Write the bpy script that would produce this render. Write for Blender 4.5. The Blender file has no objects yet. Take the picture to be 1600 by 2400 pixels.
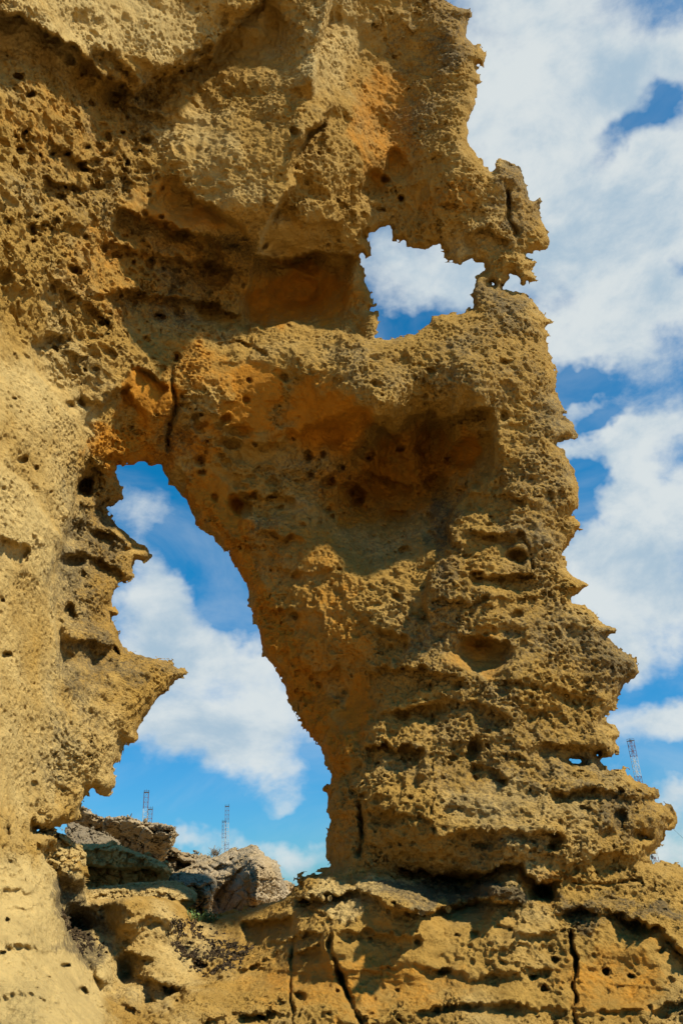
import bpy, math, random
import numpy as np
from concurrent.futures import ThreadPoolExecutor
from mathutils import Matrix, Vector

# ------------------------------------------------------------------ camera
PITCH, ROLL, FPX = math.radians(26.0), math.radians(3.2), 1838.0      # focal length in pixels of a 1600 x 2400 frame
CAM = np.array([0.0, 0.0, 0.8])
FW = np.array([0.0, math.cos(PITCH), math.sin(PITCH)])
U0 = np.array([0.0, -math.sin(PITCH), math.cos(PITCH)])
R0 = np.array([1.0, 0.0, 0.0])
UP = math.cos(ROLL) * U0 + math.sin(ROLL) * R0
RT = math.cos(ROLL) * R0 - math.sin(ROLL) * U0
scene = bpy.context.scene
cd = bpy.data.cameras.new("camera")
cam = bpy.data.objects.new("camera", cd)
scene.collection.objects.link(cam)
m = Matrix.Identity(4)
for i in range(3):
    m[i][0], m[i][1], m[i][2], m[i][3] = RT[i], UP[i], -FW[i], CAM[i]
cam.matrix_world = m
cd.sensor_fit = 'VERTICAL'
cd.sensor_height = 24.0
cd.lens = 24.0 * FPX / 2400.0
cd.clip_start, cd.clip_end = 0.05, 6000.0
scene.camera = cam

# ------------------------------------------------------------------ light
SUN_EL, SUN_AZ = math.radians(50.0), math.radians(116.0)              # azimuth clockwise from +Y: behind the camera, to its right
SUN_STRENGTH, SKY_STRENGTH = 5.0, 0.046
scene.view_settings.view_transform = 'Standard'
scene.view_settings.look = 'None'
scene.view_settings.exposure = 0.46
scene.view_settings.gamma = 1.0
scene.cycles.max_bounces = 8
scene.cycles.diffuse_bounces = 3
sd = bpy.data.lights.new("sun", 'SUN')
sd.energy, sd.angle, sd.color = SUN_STRENGTH, math.radians(2.5), (1.0, 0.91, 0.76)
sun = bpy.data.objects.new("sun", sd)
scene.collection.objects.link(sun)
sdir = Vector((math.sin(SUN_AZ) * math.cos(SUN_EL), math.cos(SUN_AZ) * math.cos(SUN_EL), math.sin(SUN_EL)))
sun.rotation_euler = sdir.to_track_quat('Z', 'Y').to_euler()
sun.location = (5, -8, 14)


def ray(px, py):
    """direction through a photo pixel, unit depth along the lens axis"""
    a = (np.asarray(px, float) - 800.0) / FPX
    b = (1200.0 - np.asarray(py, float)) / FPX
    return FW + a[..., None] * RT + b[..., None] * UP


def at(px, py, Y):
    r = ray(np.array(px), np.array(py))
    return CAM + r * (Y / r[1])


class NT:
    """small helper to write node trees"""
    def __init__(s, tree):
        s.t = tree
        s.n, s.l = tree.nodes, tree.links

    def node(s, kind, **kw):
        n = s.n.new(kind)
        for k, v in kw.items():
            setattr(n, k, v)
        return n

    def link(s, sock, v):
        if isinstance(v, bpy.types.NodeSocket):
            s.l.new(v, sock)
        else:
            sock.default_value = v

    def math(s, op, a, b=0.0, c=None, clamp=False):
        n = s.node('ShaderNodeMath', operation=op, use_clamp=clamp)
        s.link(n.inputs[0], a)
        s.link(n.inputs[1], b)
        if c is not None:
            s.link(n.inputs[2], c)
        return n.outputs[0]

    def vmath(s, op, a, b=(0, 0, 0), out=0):
        n = s.node('ShaderNodeVectorMath', operation=op)
        s.link(n.inputs[0], a)
        if op == 'SCALE':
            s.link(n.inputs['Scale'], b)
        else:
            s.link(n.inputs[1], b)
        return n.outputs[out]

    def mix(s, f, a, b, mode='MIX'):
        n = s.node('ShaderNodeMix', data_type='RGBA', blend_type=mode)
        s.link(n.inputs[0], f)
        s.link(n.inputs[6], a)
        s.link(n.inputs[7], b)
        return n.outputs[2]

    def noise(s, vec, scale, detail=4.0, rough=0.55, dist=0.0, lac=2.0, out=0):
        n = s.node('ShaderNodeTexNoise')
        s.link(n.inputs['Vector'], vec)
        n.inputs['Scale'].default_value = scale
        n.inputs['Detail'].default_value = detail
        n.inputs['Roughness'].default_value = rough
        n.inputs['Distortion'].default_value = dist
        n.inputs['Lacunarity'].default_value = lac
        return n.outputs[out]

    def ramp(s, v, lo, hi, a=0.0, b=1.0, smooth=True):
        n = s.node('ShaderNodeMapRange', interpolation_type='SMOOTHSTEP' if smooth else 'LINEAR')
        s.link(n.inputs[0], v)
        for k, x in zip((1, 2, 3, 4), (lo, hi, a, b)):
            n.inputs[k].default_value = x
        return n.outputs[0]


# ------------------------------------------------------------------ sky: Nishita plus broken cumulus
world = bpy.data.worlds.new("World")
scene.world = world
world.use_nodes = True
world.node_tree.nodes.clear()
W = NT(world.node_tree)
geo = W.node('ShaderNodeTexCoord')
direc = geo.outputs['Generated']
sky = W.node('ShaderNodeTexSky', sky_type='NISHITA', sun_disc=False)
sky.sun_elevation, sky.sun_rotation = SUN_EL, SUN_AZ
sky.air_density, sky.dust_density, sky.ozone_density = 1.0, 0.25, 3.0
sep = W.node('ShaderNodeSeparateXYZ')
W.link(sep.inputs[0], direc)
az = W.math('ARCTAN2', sep.outputs[0], sep.outputs[1])
el = W.math('ARCSINE', sep.outputs[2])
cmb = W.node('ShaderNodeCombineXYZ')
W.link(cmb.inputs[0], az)
W.link(cmb.inputs[1], el)
# edges torn by noise before the cloud banks are placed
wob = W.noise(direc, 6.0, 5.0, 0.6, out=1)
wob = W.vmath('SCALE', W.vmath('SUBTRACT', wob, (0.5, 0.5, 0.5)), 0.16)
pos = W.vmath('ADD', cmb.outputs[0], wob)


def sky_az(px, py):
    r = ray(np.array(px), np.array(py))
    r = r / np.linalg.norm(r)
    return math.atan2(r[0], r[1]), math.asin(r[2])


# (x, y, radius x, radius y, weight): banks (+) and gaps (-)
CLOUDS = [
    (1250, 130, 360, 330, .65), (1400, 560, 300, 260, .6), (1150, 560, 200, 150, .2), (1560, 460, 130, 90, .35),
    (1560, 720, 160, 110, .4), (1350, 800, 110, 80, .3), (1480, 1010, 180, 50, .6), (1520, 1160, 150, 120, .7),
    (1470, 1310, 120, 90, .55), (1320, 1270, 50, 45, .3), (1330, 1040, 60, 35, .35), (1500, 1450, 170, 90, .6),
    (1450, 1540, 90, 50, .3), (1560, 1690, 120, 55, .55), (1590, 1860, 100, 40, .3), (1560, 1970, 120, 60, .4),
    (330, 1180, 70, 60, .35), (400, 1210, 40, 50, .25), (330, 1330, 50, 60, .25), (420, 1400, 110, 40, .4),
    (400, 1500, 170, 100, .6), (560, 1530, 150, 60, .35), (470, 1690, 210, 80, .7), (640, 1640, 90, 80, .3),
    (660, 1850, 70, 25, .35), (640, 1770, 80, 40, .25), (680, 1985, 120, 50, .5), (440, 2010, 70, 30, .45),
    (900, 600, 130, 90, .25), (1070, 620, 100, 70, .3), (880, 690, 60, 60, .12),
    (1545, 245, 45, 60, -.55), (1480, 330, 75, 45, -.5), (1420, 420, 60, 35, -.3), (1545, 55, 40, 45, -.15), (1570, 120, 80, 70, .35), (1330, 960, 60, 40, .25), (1440, 1100, 60, 60, .25), (1420, 930, 60, 25, .3), (1595, 640, 40, 60, -.4),
    (1390, 890, 90, 35, -.5), (1400, 985, 60, 30, -.5), (1370, 1110, 40, 60, -.6), (1385, 1240, 50, 70, -.5),
    (1520, 1620, 110, 30, -.3), (1580, 1790, 110, 30, -.35), (490, 1280, 60, 110, -.4), (560, 1400, 45, 80, -.35), (960, 750, 90, 40, -.3),
    (500, 1900, 220, 60, -.25), (740, 1900, 50, 100, -.2), (1250, 690, 70, 60, -.2), (950, 240, 120, 200, -.1),
]
cover = None
for (x, y, rx, ry, wt) in CLOUDS:
    a, e = sky_az(x, y)
    a2, e2 = sky_az(x + 10, y)
    sx = math.hypot(a2 - a, (e2 - e)) / 10
    a3, e3 = sky_az(x, y + 10)
    sy = math.hypot(a3 - a, e3 - e) / 10
    dv = W.vmath('SUBTRACT', pos, (a, e, 0))
    dv = W.vmath('MULTIPLY', dv, (1 / (rx * sx), 1 / (ry * sy), 0))
    q = W.vmath('DOT_PRODUCT', dv, dv, out=1)
    gss = W.math('MULTIPLY', W.math('EXPONENT', W.math('MULTIPLY', q, -0.9)), wt)
    cover = gss if cover is None else W.math('ADD', cover, gss)
flat = W.vmath('MULTIPLY', direc, (1.0, 1.0, 1.5))
big = W.noise(flat, 4.5, 7.0, 0.62, 0.15)
fine = W.noise(flat, 15.0, 6.0, 0.6, 0.2)
dens = W.math('ADD', cover, W.math('MULTIPLY', W.math('SUBTRACT', big, 0.5), 1.0))
dens = W.math('ADD', dens, W.math('MULTIPLY', W.math('SUBTRACT', fine, 0.5), 0.7))
# clouds out of view behind the camera are cleared to weaken the fill light
dens = W.math('SUBTRACT', dens, W.ramp(sep.outputs[1], -0.1, 0.25, 0.45, 0.0))
veil = W.noise(W.vmath('MULTIPLY', direc, (1.0, 1.0, 2.6)), 3.2, 6.0, 0.6, 0.6)
veil = W.math('MULTIPLY', W.ramp(veil, 0.38, 0.72, 0.0, 0.28), W.ramp(sep.outputs[1], 0.0, 0.3))
alpha = W.math('MAXIMUM', W.ramp(dens, 0.0, 0.56), veil)
shn = W.math('ADD', W.noise(W.vmath('ADD', flat, (0.3, 0.1, 0.04)), 7.0, 7.0, 0.62, 0.2), W.math('MULTIPLY', W.math('SUBTRACT', dens, 0.5), -0.14))
shade = W.ramp(shn, 0.30, 0.60)
ccol = W.mix(shade, (6.6, 8.7, 10.4, 1), (11.6, 12.4, 12.4, 1))
tint = W.mix(W.ramp(el, -0.02, 0.5), (0.46, 1.2, 1.78, 1), (0.08, 1.72, 2.3, 1))
skyc = W.mix(1.0, sky.outputs[0], tint, 'MULTIPLY')
skyc = W.mix(W.math('MULTIPLY', alpha, 0.94), skyc, ccol)
bg = W.node('ShaderNodeBackground')
W.link(bg.inputs[0], skyc)
bg.inputs[1].default_value = SKY_STRENGTH
wo = W.node('ShaderNodeOutputWorld')
W.l.new(bg.outputs[0], wo.inputs[0])
world.cycles.sampling_method = 'MANUAL'
world.cycles.sample_map_resolution = 512

# ------------------------------------------------------------------ numeric noise
rng = np.random.default_rng(7)
TV = rng.random(64 ** 3).astype(np.float32)
TW = rng.random((32 ** 3, 3)).astype(np.float32)
POOL = ThreadPoolExecutor(4)


def chunked(fn, p, n=120000):
    parts = [p[i:i + n] for i in range(0, len(p), n)]
    if not parts:
        return np.zeros(0, np.float32)
    return np.concatenate(list(POOL.map(fn, parts)))


def vnoise(p):
    i = np.floor(p).astype(np.int32)
    f = (p - i).astype(np.float32)
    f = f * f * f * (f * (f * 6 - 15) + 10)
    x0, y0, z0 = (i[:, 0] & 63) << 12, (i[:, 1] & 63) << 6, i[:, 2] & 63
    x1, y1, z1 = ((i[:, 0] + 1) & 63) << 12, ((i[:, 1] + 1) & 63) << 6, (i[:, 2] + 1) & 63
    fx, fy, fz = f[:, 0], f[:, 1], f[:, 2]
    def L(a, b, t):
        return a + (b - a) * t
    a = L(L(TV[x0 | y0 | z0], TV[x1 | y0 | z0], fx), L(TV[x0 | y1 | z0], TV[x1 | y1 | z0], fx), fy)
    b = L(L(TV[x0 | y0 | z1], TV[x1 | y0 | z1], fx), L(TV[x0 | y1 | z1], TV[x1 | y1 | z1], fx), fy)
    return L(a, b, fz) * 2 - 1


def fbm(p, octv=4, gain=0.5):
    s, a, t = 0, 1.0, 0
    for k in range(octv):
        s = s + a * vnoise(p * (2.03 ** k) + 17.3 * k)
        t += a
        a *= gain
    return s / t


def worley(p):
    """distance to the nearest and second nearest cell point, and the nearest cell's own random number"""
    i = np.floor(p).astype(np.int32)
    f = (p - i).astype(np.float32)
    f1 = np.full(len(p), 9.0, np.float32)
    f2 = f1.copy()
    rid = np.zeros(len(p), np.float32)
    for dx in (-1, 0, 1):
        ix = ((i[:, 0] + dx) & 31) << 10
        for dy in (-1, 0, 1):
            iy = ix | (((i[:, 1] + dy) & 31) << 5)
            for dz in (-1, 0, 1):
                q = TW[iy | ((i[:, 2] + dz) & 31)]
                ddx = q[:, 0] + dx - f[:, 0]
                ddy = q[:, 1] + dy - f[:, 1]
                ddz = q[:, 2] + dz - f[:, 2]
                d = ddx * ddx + ddy * ddy + ddz * ddz
                rid = np.where(d < f1, q[:, 0], rid)
                f2 = np.minimum(f2, np.maximum(f1, d))
                f1 = np.minimum(f1, d)
    return np.sqrt(f1), np.sqrt(f2), (rid * 7.31) % 1.0


def sstep(a, b, x):
    t = np.clip((x - a) / (b - a), 0, 1)
    return t * t * (3 - 2 * t)


# ------------------------------------------------------------------ 2D fields on the view grid
def poly_sd(poly, X, Yy):
    """signed distance to a closed outline, positive inside"""
    P = np.asarray(poly, np.float32)
    Q = np.roll(P, -1, 0)
    best = np.full(X.shape, 1e12, np.float32)
    ins = np.zeros(X.shape, bool)
    for (ax, ay), (bx, by) in zip(P, Q):
        ex, ey = bx - ax, by - ay
        L2 = ex * ex + ey * ey
        if L2 < 1e-6:
            continue
        wx, wy = X - ax, Yy - ay
        t = np.clip((wx * ex + wy * ey) / L2, 0, 1)
        best = np.minimum(best, (wx - ex * t) ** 2 + (wy - ey * t) ** 2)
        if ay != by:
            c = ((ay > Yy) != (by > Yy)) & (X < ex * (Yy - ay) / (by - ay) + ax)
            ins ^= c
    d = np.sqrt(best)
    return np.where(ins, d, -d)


def polyline(pts, X, Yy):
    """distance, side (+ is below a line drawn left to right) and end taper"""
    P = np.asarray(pts, np.float32)
    seg = np.hypot(*(P[1:] - P[:-1]).T)
    tot = seg.sum()
    best = np.full(X.shape, 1e12, np.float32)
    side = np.zeros(X.shape, np.float32)
    par = np.zeros(X.shape, np.float32)
    acc = 0
    for k in range(len(P) - 1):
        ax, ay = P[k]
        ex, ey = P[k + 1] - P[k]
        L2 = ex * ex + ey * ey + 1e-9
        wx, wy = X - ax, Yy - ay
        traw = (wx * ex + wy * ey) / L2
        t = np.clip(traw, 0, 1)
        d = (wx - ex * t) ** 2 + (wy - ey * t) ** 2
        cr = (ex * wy - ey * wx)
        mk = d < best
        best = np.where(mk, d, best)
        side = np.where(mk, np.sign(cr), side)
        par = np.where(mk, (acc + t * seg[k]) / tot, par)
        acc += seg[k]
    d = np.sqrt(best)
    tap = sstep(0, 0.1, par) * sstep(0, 0.1, 1 - par)
    return d, side, np.maximum(tap, 0.0)


def tps(ctrl, X, Yy, smooth=0.0):
    C = np.asarray(ctrl, float)
    p = C[:, :2] / 400.0
    z = C[:, 2]
    n = len(C)
    def phi(r2):
        return np.where(r2 > 1e-12, 0.5 * r2 * np.log(np.maximum(r2, 1e-12)), 0)
    K = phi(((p[:, None] - p[None]) ** 2).sum(-1)) + np.eye(n) * smooth
    A = np.zeros((n + 3, n + 3))
    A[:n, :n] = K
    A[:n, n] = A[n, :n] = 1
    A[:n, n + 1:] = p
    A[n + 1:, :n] = p.T
    sol = np.linalg.solve(A, np.concatenate([z, [0, 0, 0]]))
    q = np.stack([X.ravel(), Yy.ravel()], 1) / 400.0
    out = np.zeros(len(q))
    for i in range(0, len(q), 20000):
        qq = q[i:i + 20000]
        out[i:i + 20000] = phi(((qq[:, None] - p[None]) ** 2).sum(-1)) @ sol[:n] + sol[n] + qq @ sol[n + 1:]
    return out.reshape(X.shape)


def coarse(fn, U, V, step=4):
    """evaluate fn on a coarser grid and resample"""
    us, vs = U[:, 0], V[0, :]
    cu = np.concatenate([us[::step], us[-1:] + 1e-3])
    cv = np.concatenate([vs[::step], vs[-1:] + 1e-3])
    G = fn(*np.meshgrid(cu, cv, indexing='ij'))
    a = np.stack([np.interp(us, cu, G[:, j]) for j in range(G.shape[1])], 1)
    return np.stack([np.interp(vs, cv, a[i]) for i in range(a.shape[0])], 0)


def zones(lst, U, V):
    """soft ellipses -> max of weights"""
    out = np.zeros(U.shape, np.float32)
    k = np.stack([U.ravel() / 55, V.ravel() / 55, np.zeros(U.size)], 1)
    U = U + (30 * vnoise(k + 3.3) + 16 * vnoise(k * 2.6)).reshape(U.shape)
    V = V + (30 * vnoise(k + 40.1) + 16 * vnoise(k * 2.6 + 9)).reshape(U.shape)
    for z in lst:
        x, y, rx, ry, w = z[:5]
        r = math.radians(z[5]) if len(z) > 5 else 0.0
        dx, dy = U - x, V - y
        a, b = dx * math.cos(r) + dy * math.sin(r), -dx * math.sin(r) + dy * math.cos(r)
        q = (a / rx) ** 2 + (b / ry) ** 2
        out = np.maximum(out, w * (1 - sstep(0.4, 1.5, q)))
    return out


# ------------------------------------------------------------------ solid -> mesh
def build_solid(u0, u1, v0, v1, h, S, Yf, thick, edge_r, edge_in, rough, strata, comb, carve_scale, seed=0.0, tile=64):
    """S, Yf, thick, rough, strata: arrays on the (u, v) node grid. Returns verts, quads, pixel coordinates."""
    us = np.arange(u0, u1 + h * .5, h)
    vs = np.arange(v0, v1 + h * .5, h)
    U, V = np.meshgrid(us, vs, indexing='ij')
    D = ray(U, V)
    dF = Yf / D[..., 1]
    # slow undulation on the face itself
    P = (CAM + D * dF[..., None]).reshape(-1, 3).astype(np.float32) + seed
    und = chunked(lambda p: fbm(p / 0.55, 4, 0.5), P).reshape(U.shape)
    dF = dF - und * (0.03 + 0.12 * rough)
    t = np.clip(1 - S / edge_r, 0, 1)
    rnd = 1 - np.sqrt(np.maximum(1 - t * t, 0))
    dB = dF + thick
    dF2 = dF + rnd * edge_in
    dB2 = dB - rnd * (thick - edge_in)
    wF, wB = FPX * np.log(dF2), FPX * np.log(np.maximum(dB2, dF2 + 1e-4))
    wmin = math.floor(wF.min() / h) * h - 4 * h
    NW = 100000
    Nu, Nv = U.shape
    allq, allid, allv = [], [], []
    for i0 in range(0, Nu - 1, tile):
        for j0 in range(0, Nv - 1, tile):
            ia, ib = max(i0 - 1, 0), min(i0 + tile, Nu - 1)
            ja, jb = max(j0 - 1, 0), min(j0 + tile, Nv - 1)
            sl = (slice(ia, ib + 1), slice(ja, jb + 1))
            Ss = S[sl]
            if Ss.max() < -24:
                continue
            ok = Ss > -24
            ka = int((wF[sl][ok].min() - wmin) / h) - 4
            kb = int((wB[sl][ok].max() - wmin) / h) + 4
            ks = np.arange(ka, kb + 1)
            w = wmin + ks * h
            g = np.minimum(w[None, None] - wF[sl][..., None], wB[sl][..., None] - w[None, None])
            g = np.minimum(g, Ss[..., None]).astype(np.float32)
            mk = (g > -26) & (g < 66) & (w[None, None] < (wF[sl][..., None] + 0.75 * (wB - wF)[sl][..., None]))
            I, J, K = np.nonzero(mk)
            if len(I):
                dd = np.exp(w[K] / FPX)
                p = (CAM + D[sl][I, J] * dd[:, None]).astype(np.float32) + seed
                A = rough[sl][I, J].astype(np.float32)
                St = strata[sl][I, J].astype(np.float32)
                pack = np.concatenate([p, A[:, None], St[:, None], comb[sl][I, J].astype(np.float32)[:, None]], 1)
                c = chunked(lambda q: carve(q, carve_scale), pack, 60000)
                g[I, J, K] -= c * (FPX / dd).astype(np.float32)
            # the grid's own border is closed
            if ia == 0: g[0] = -5
            if ja == 0: g[:, 0] = -5
            if ib == Nu - 1: g[-1] = -5
            if jb == Nv - 1: g[:, -1] = -5
            ins = g > 0
            n = ins.shape
            cnt = np.zeros((n[0] - 1, n[1] - 1, n[2] - 1), np.int8)
            for a in (0, 1):
                for b in (0, 1):
                    for c_ in (0, 1):
                        cnt += ins[a:n[0] - 1 + a, b:n[1] - 1 + b, c_:n[2] - 1 + c_]
            ci, cj, ck = np.nonzero((cnt > 0) & (cnt < 8))
            if not len(ci):
                continue
            acc = np.zeros((len(ci), 3), np.float32)
            num = np.zeros(len(ci), np.float32)
            corners = [(a, b, c_) for a in (0, 1) for b in (0, 1) for c_ in (0, 1)]
            gv = {c_: g[ci + c_[0], cj + c_[1], ck + c_[2]] for c_ in corners}
            for c0 in corners:
                for ax in range(3):
                    if c0[ax]:
                        continue
                    c1 = list(c0); c1[ax] = 1; c1 = tuple(c1)
                    a, b = gv[c0], gv[c1]
                    cr = (a > 0) != (b > 0)
                    tt = np.where(cr, a / np.where(cr, a - b, 1), 0)
                    pt = np.tile(np.array(c0, np.float32), (len(ci), 1))
                    pt[:, ax] += tt
                    acc += pt * cr[:, None]
                    num += cr
            loc = acc / num[:, None]
            uu = us[ia + ci] + loc[:, 0] * h
            vv = vs[ja + cj] + loc[:, 1] * h
            ww = wmin + (ka + ck + loc[:, 2]) * h
            gid = ((ia + ci).astype(np.int64) * 4000 + (ja + cj)) * NW + (ka + ck)
            allid.append(gid)
            allv.append(np.stack([uu, vv, ww], 1))
            # quads around crossing edges owned by this tile
            oi, oj = i0 - ia, j0 - ja
            for ax in range(3):
                a = [slice(oi, n[0]), slice(oj, n[1]), slice(0, n[2])]
                b = list(a)
                a0 = [slice(oi, n[0] - (ax == 0)), slice(oj, n[1] - (ax == 1)), slice(0, n[2] - (ax == 2))]
                b0 = [slice(oi + (ax == 0), n[0]), slice(oj + (ax == 1), n[1]), slice(0 + (ax == 2), n[2])]
                A_, B_ = ins[tuple(a0)], ins[tuple(b0)]
                ei, ej, ek = np.nonzero(A_ != B_)
                if not len(ei):
                    continue
                fl = A_[ei, ej, ek]
                ei, ej = ei + oi, ej + oj
                o1, o2 = [(1, 2), (2, 0), (0, 1)][ax]
                base = np.stack([ei, ej, ek], 1)
                lim = np.array([n[0] - 1, n[1] - 1, n[2] - 1])
                okk = (base[:, o1] > 0) & (base[:, o2] > 0) & (base[:, o1] < lim[o1] + 0) & (base[:, o2] < lim[o2] + 0)
                # an edge lying on the tile's far border belongs to the next tile
                base, fl = base[okk], fl[okk]
                q = []
                for (s1, s2) in ((-1, -1), (0, -1), (0, 0), (-1, 0)):
                    c_ = base.copy()
                    c_[:, o1] += s1
                    c_[:, o2] += s2
                    q.append(((ia + c_[:, 0]).astype(np.int64) * 4000 + (ja + c_[:, 1])) * NW + (ka + c_[:, 2]))
                q = np.stack(q, 1)
                q[~fl] = q[~fl][:, ::-1]
                allq.append(q)
    ids = np.concatenate(allid)
    vv = np.concatenate(allv)
    ids, first = np.unique(ids, return_index=True)
    vv = vv[first]
    quads = np.concatenate(allq)
    idx = np.searchsorted(ids, quads)
    idx = np.clip(idx, 0, len(ids) - 1)
    good = (ids[idx] == quads).all(1)
    quads = idx[good]
    # crumbs cut loose by the weathering are dropped
    lab = np.arange(len(ids))
    E = np.concatenate([quads[:, [0, 1]], quads[:, [1, 2]], quads[:, [2, 3]], quads[:, [3, 0]]])
    while True:
        la, lb = lab[E[:, 0]], lab[E[:, 1]]
        dif = la != lb
        if not dif.any():
            break
        lo, hi = np.minimum(la, lb)[dif], np.maximum(la, lb)[dif]
        np.minimum.at(lab, hi, lo)
        for _ in range(3):
            lab = lab[lab]
    keep = np.bincount(lab, minlength=len(ids))[lab] > max(300, 0.02 * len(ids) if len(ids) < 20000 else 0)
    quads = quads[keep[quads[:, 0]]]
    d = np.exp(vv[:, 2] / FPX)
    world_p = CAM + ray(vv[:, 0], vv[:, 1]) * d[:, None]
    return world_p, quads, vv[:, :2]


def warp3(p, k, o=0.0):
    return np.stack([vnoise(p * k + o), vnoise(p * k + 31 + o), vnoise(p * k + 67 + o)], 1)


def carve(q, sc):
    """how deep weathering has eaten into the rock here, metres"""
    p, A, St, Cb = q[:, :3], q[:, 3], q[:, 4], q[:, 5]
    p = p / sc
    wp = p + 0.045 * warp3(p, 6.0) + 0.016 * warp3(p, 24.0, 5.0)
    m1 = sstep(-0.4, 0.25, fbm(p * 1.7 + 5, 2))
    st = np.stack([wp[:, 0], wp[:, 1], wp[:, 2] * (1 + 0.9 * St)], 1)
    f1, f2, r = worley(st / 0.118)
    c = (0.10 + 0.06 * Cb) * (0.45 + 0.55 * Cb) * np.maximum(m1, Cb) * (0.05 + 0.25 * Cb + 0.8 * r * r) * sstep(0.02, 0.38, f2 - f1)
    f1, f2, r = worley(st / 0.070 + 11)
    m2 = sstep(-0.4, 0.2, fbm(p * 2.6 + 50, 2))
    c2 = 0.062 * m2 * (0.10 + r) * sstep(0.02, 0.42, f2 - f1)
    lump = 0.07 * np.abs(vnoise(wp / 0.13)) + 0.05 * np.abs(vnoise(wp / 0.30 + 7))
    out = (c + c2 + lump - 0.062) * A
    # bedding: thin proud and recessed bands
    zz = np.stack([p[:, 0] * 1.1, p[:, 1] * 1.1, p[:, 2] * 11 + 1.3 * p[:, 0] + 0.6 * wp[:, 1]], 1)
    s = vnoise(zz) * 0.5 + 0.5
    zz[:, 2] *= 2.7
    s2 = vnoise(zz + 8.0) * 0.5 + 0.5
    out = out + St * (0.07 * sstep(0.3, 0.8, s) + 0.03 * sstep(0.35, 0.7, s2) - 0.03)
    return (out * sc).astype(np.float32)


def subdivide(P, Q, px):
    n = len(P)
    E = np.concatenate([Q[:, [0, 1]], Q[:, [1, 2]], Q[:, [2, 3]], Q[:, [3, 0]]])
    E.sort(1)
    key = E[:, 0].astype(np.int64) * n + E[:, 1]
    uk, inv = np.unique(key, return_inverse=True)
    a, b = uk // n, uk % n
    nf = len(Q)
    e = inv.reshape(4, nf).T + n
    fc = P[Q].mean(1)
    # Catmull-Clark style smoothing of edge points
    fs = np.zeros((len(uk), 3)); fn = np.zeros(len(uk))
    for k in range(4):
        for ax in range(3):
            fs[:, ax] += np.bincount(inv[k * nf:(k + 1) * nf], fc[:, ax], len(uk))
        fn += np.bincount(inv[k * nf:(k + 1) * nf], minlength=len(uk))
    mid = (P[a] + P[b]) * 0.5
    ep = 0.7 * mid + 0.3 * fs / fn[:, None]
    NP = np.concatenate([P, ep, fc])
    npx = np.concatenate([px, (px[a] + px[b]) * .5, px[Q].mean(1)])
    c = np.arange(nf) + n + len(uk)
    nq = np.concatenate([np.stack([Q[:, k], e[:, k], c, e[:, k - 1]], 1) for k in range(4)])
    return NP, nq, npx


def vnormals(P, Q):
    nrm = np.cross(P[Q[:, 2]] - P[Q[:, 0]], P[Q[:, 3]] - P[Q[:, 1]])
    N = np.zeros_like(P)
    for k in range(4):
        for ax in range(3):
            N[:, ax] += np.bincount(Q[:, k], nrm[:, ax], len(P))
    return N / np.maximum(np.linalg.norm(N, axis=1, keepdims=True), 1e-12)


def mesh_obj(name, P, Q, mat, attr=None, parent=None, normals=None, origin=None):
    used, inv = np.unique(Q, return_inverse=True)
    P2, Q2 = P[used], inv.reshape(Q.shape)
    if origin is not None:
        P2 = P2 - np.asarray(origin)
    me = bpy.data.meshes.new(name)
    me.vertices.add(len(P2))
    me.vertices.foreach_set('co', P2.astype(np.float32).ravel())
    k = Q2.shape[1]
    me.loops.add(Q2.size)
    me.loops.foreach_set('vertex_index', Q2.astype(np.int32).ravel())
    me.polygons.add(len(Q2))
    me.polygons.foreach_set('loop_start', np.arange(0, Q2.size, k, dtype=np.int32))
    me.polygons.foreach_set('use_smooth', np.ones(len(Q2), bool))
    me.update(calc_edges=True)
    if attr is not None:
        ca = me.attributes.new('rock', 'FLOAT_COLOR', 'POINT')
        ca.data.foreach_set('color', attr[used].astype(np.float32).ravel())
    me.materials.append(mat)
    if normals is not None:
        me.normals_split_custom_set_from_vertices(normals[used].tolist())
    ob = bpy.data.objects.new(name, me)
    scene.collection.objects.link(ob)
    if parent is not None:
        ob.parent = parent
    if origin is not None and parent is None:
        ob.location = origin
    return ob


def tag(o, label, cat, group=None, kind=None):
    if label: o['label'] = label
    if cat: o['category'] = cat
    if group: o['group'] = group
    if kind: o['kind'] = kind
    return o


def empty(name, loc, label, cat, group=None):
    o = bpy.data.objects.new(name, None)
    scene.collection.objects.link(o)
    o.location = loc
    o.empty_display_size = 0.2
    return tag(o, label, cat, group)


def sample(grid, u0, v0, h, px):
    x = np.clip((px[:, 0] - u0) / h, 0, grid.shape[0] - 1.001)
    y = np.clip((px[:, 1] - v0) / h, 0, grid.shape[1] - 1.001)
    i, j = x.astype(int), y.astype(int)
    fx, fy = x - i, y - j
    return (grid[i, j] * (1 - fx) * (1 - fy) + grid[i + 1, j] * fx * (1 - fy)
            + grid[i, j + 1] * (1 - fx) * fy + grid[i + 1, j + 1] * fx * fy)


def fine_relief(P, N, A, sc=1.0):
    """small pits and grain at the last subdivision level, metres inward"""
    pack = np.concatenate([P, A[:, None]], 1).astype(np.float32)
    def fn(q):
        p, a = q[:, :3], q[:, 3]
        f1, f2, r = worley(p / (0.031 * sc) + 3)
        m = sstep(-0.4, 0.2, fbm(p * 3.1 + 9, 2))
        c = 0.036 * sc * r * (1 - sstep(0.15, 0.65, f1)) * m
        c = c + 0.018 * sc * fbm(p / (0.05 * sc), 3, 0.7)
        return (c * (0.24 + 0.76 * np.minimum(a, 1.2))).astype(np.float32)
    c = chunked(fn, pack, 80000)
    return P - N * c[:, None]


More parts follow.
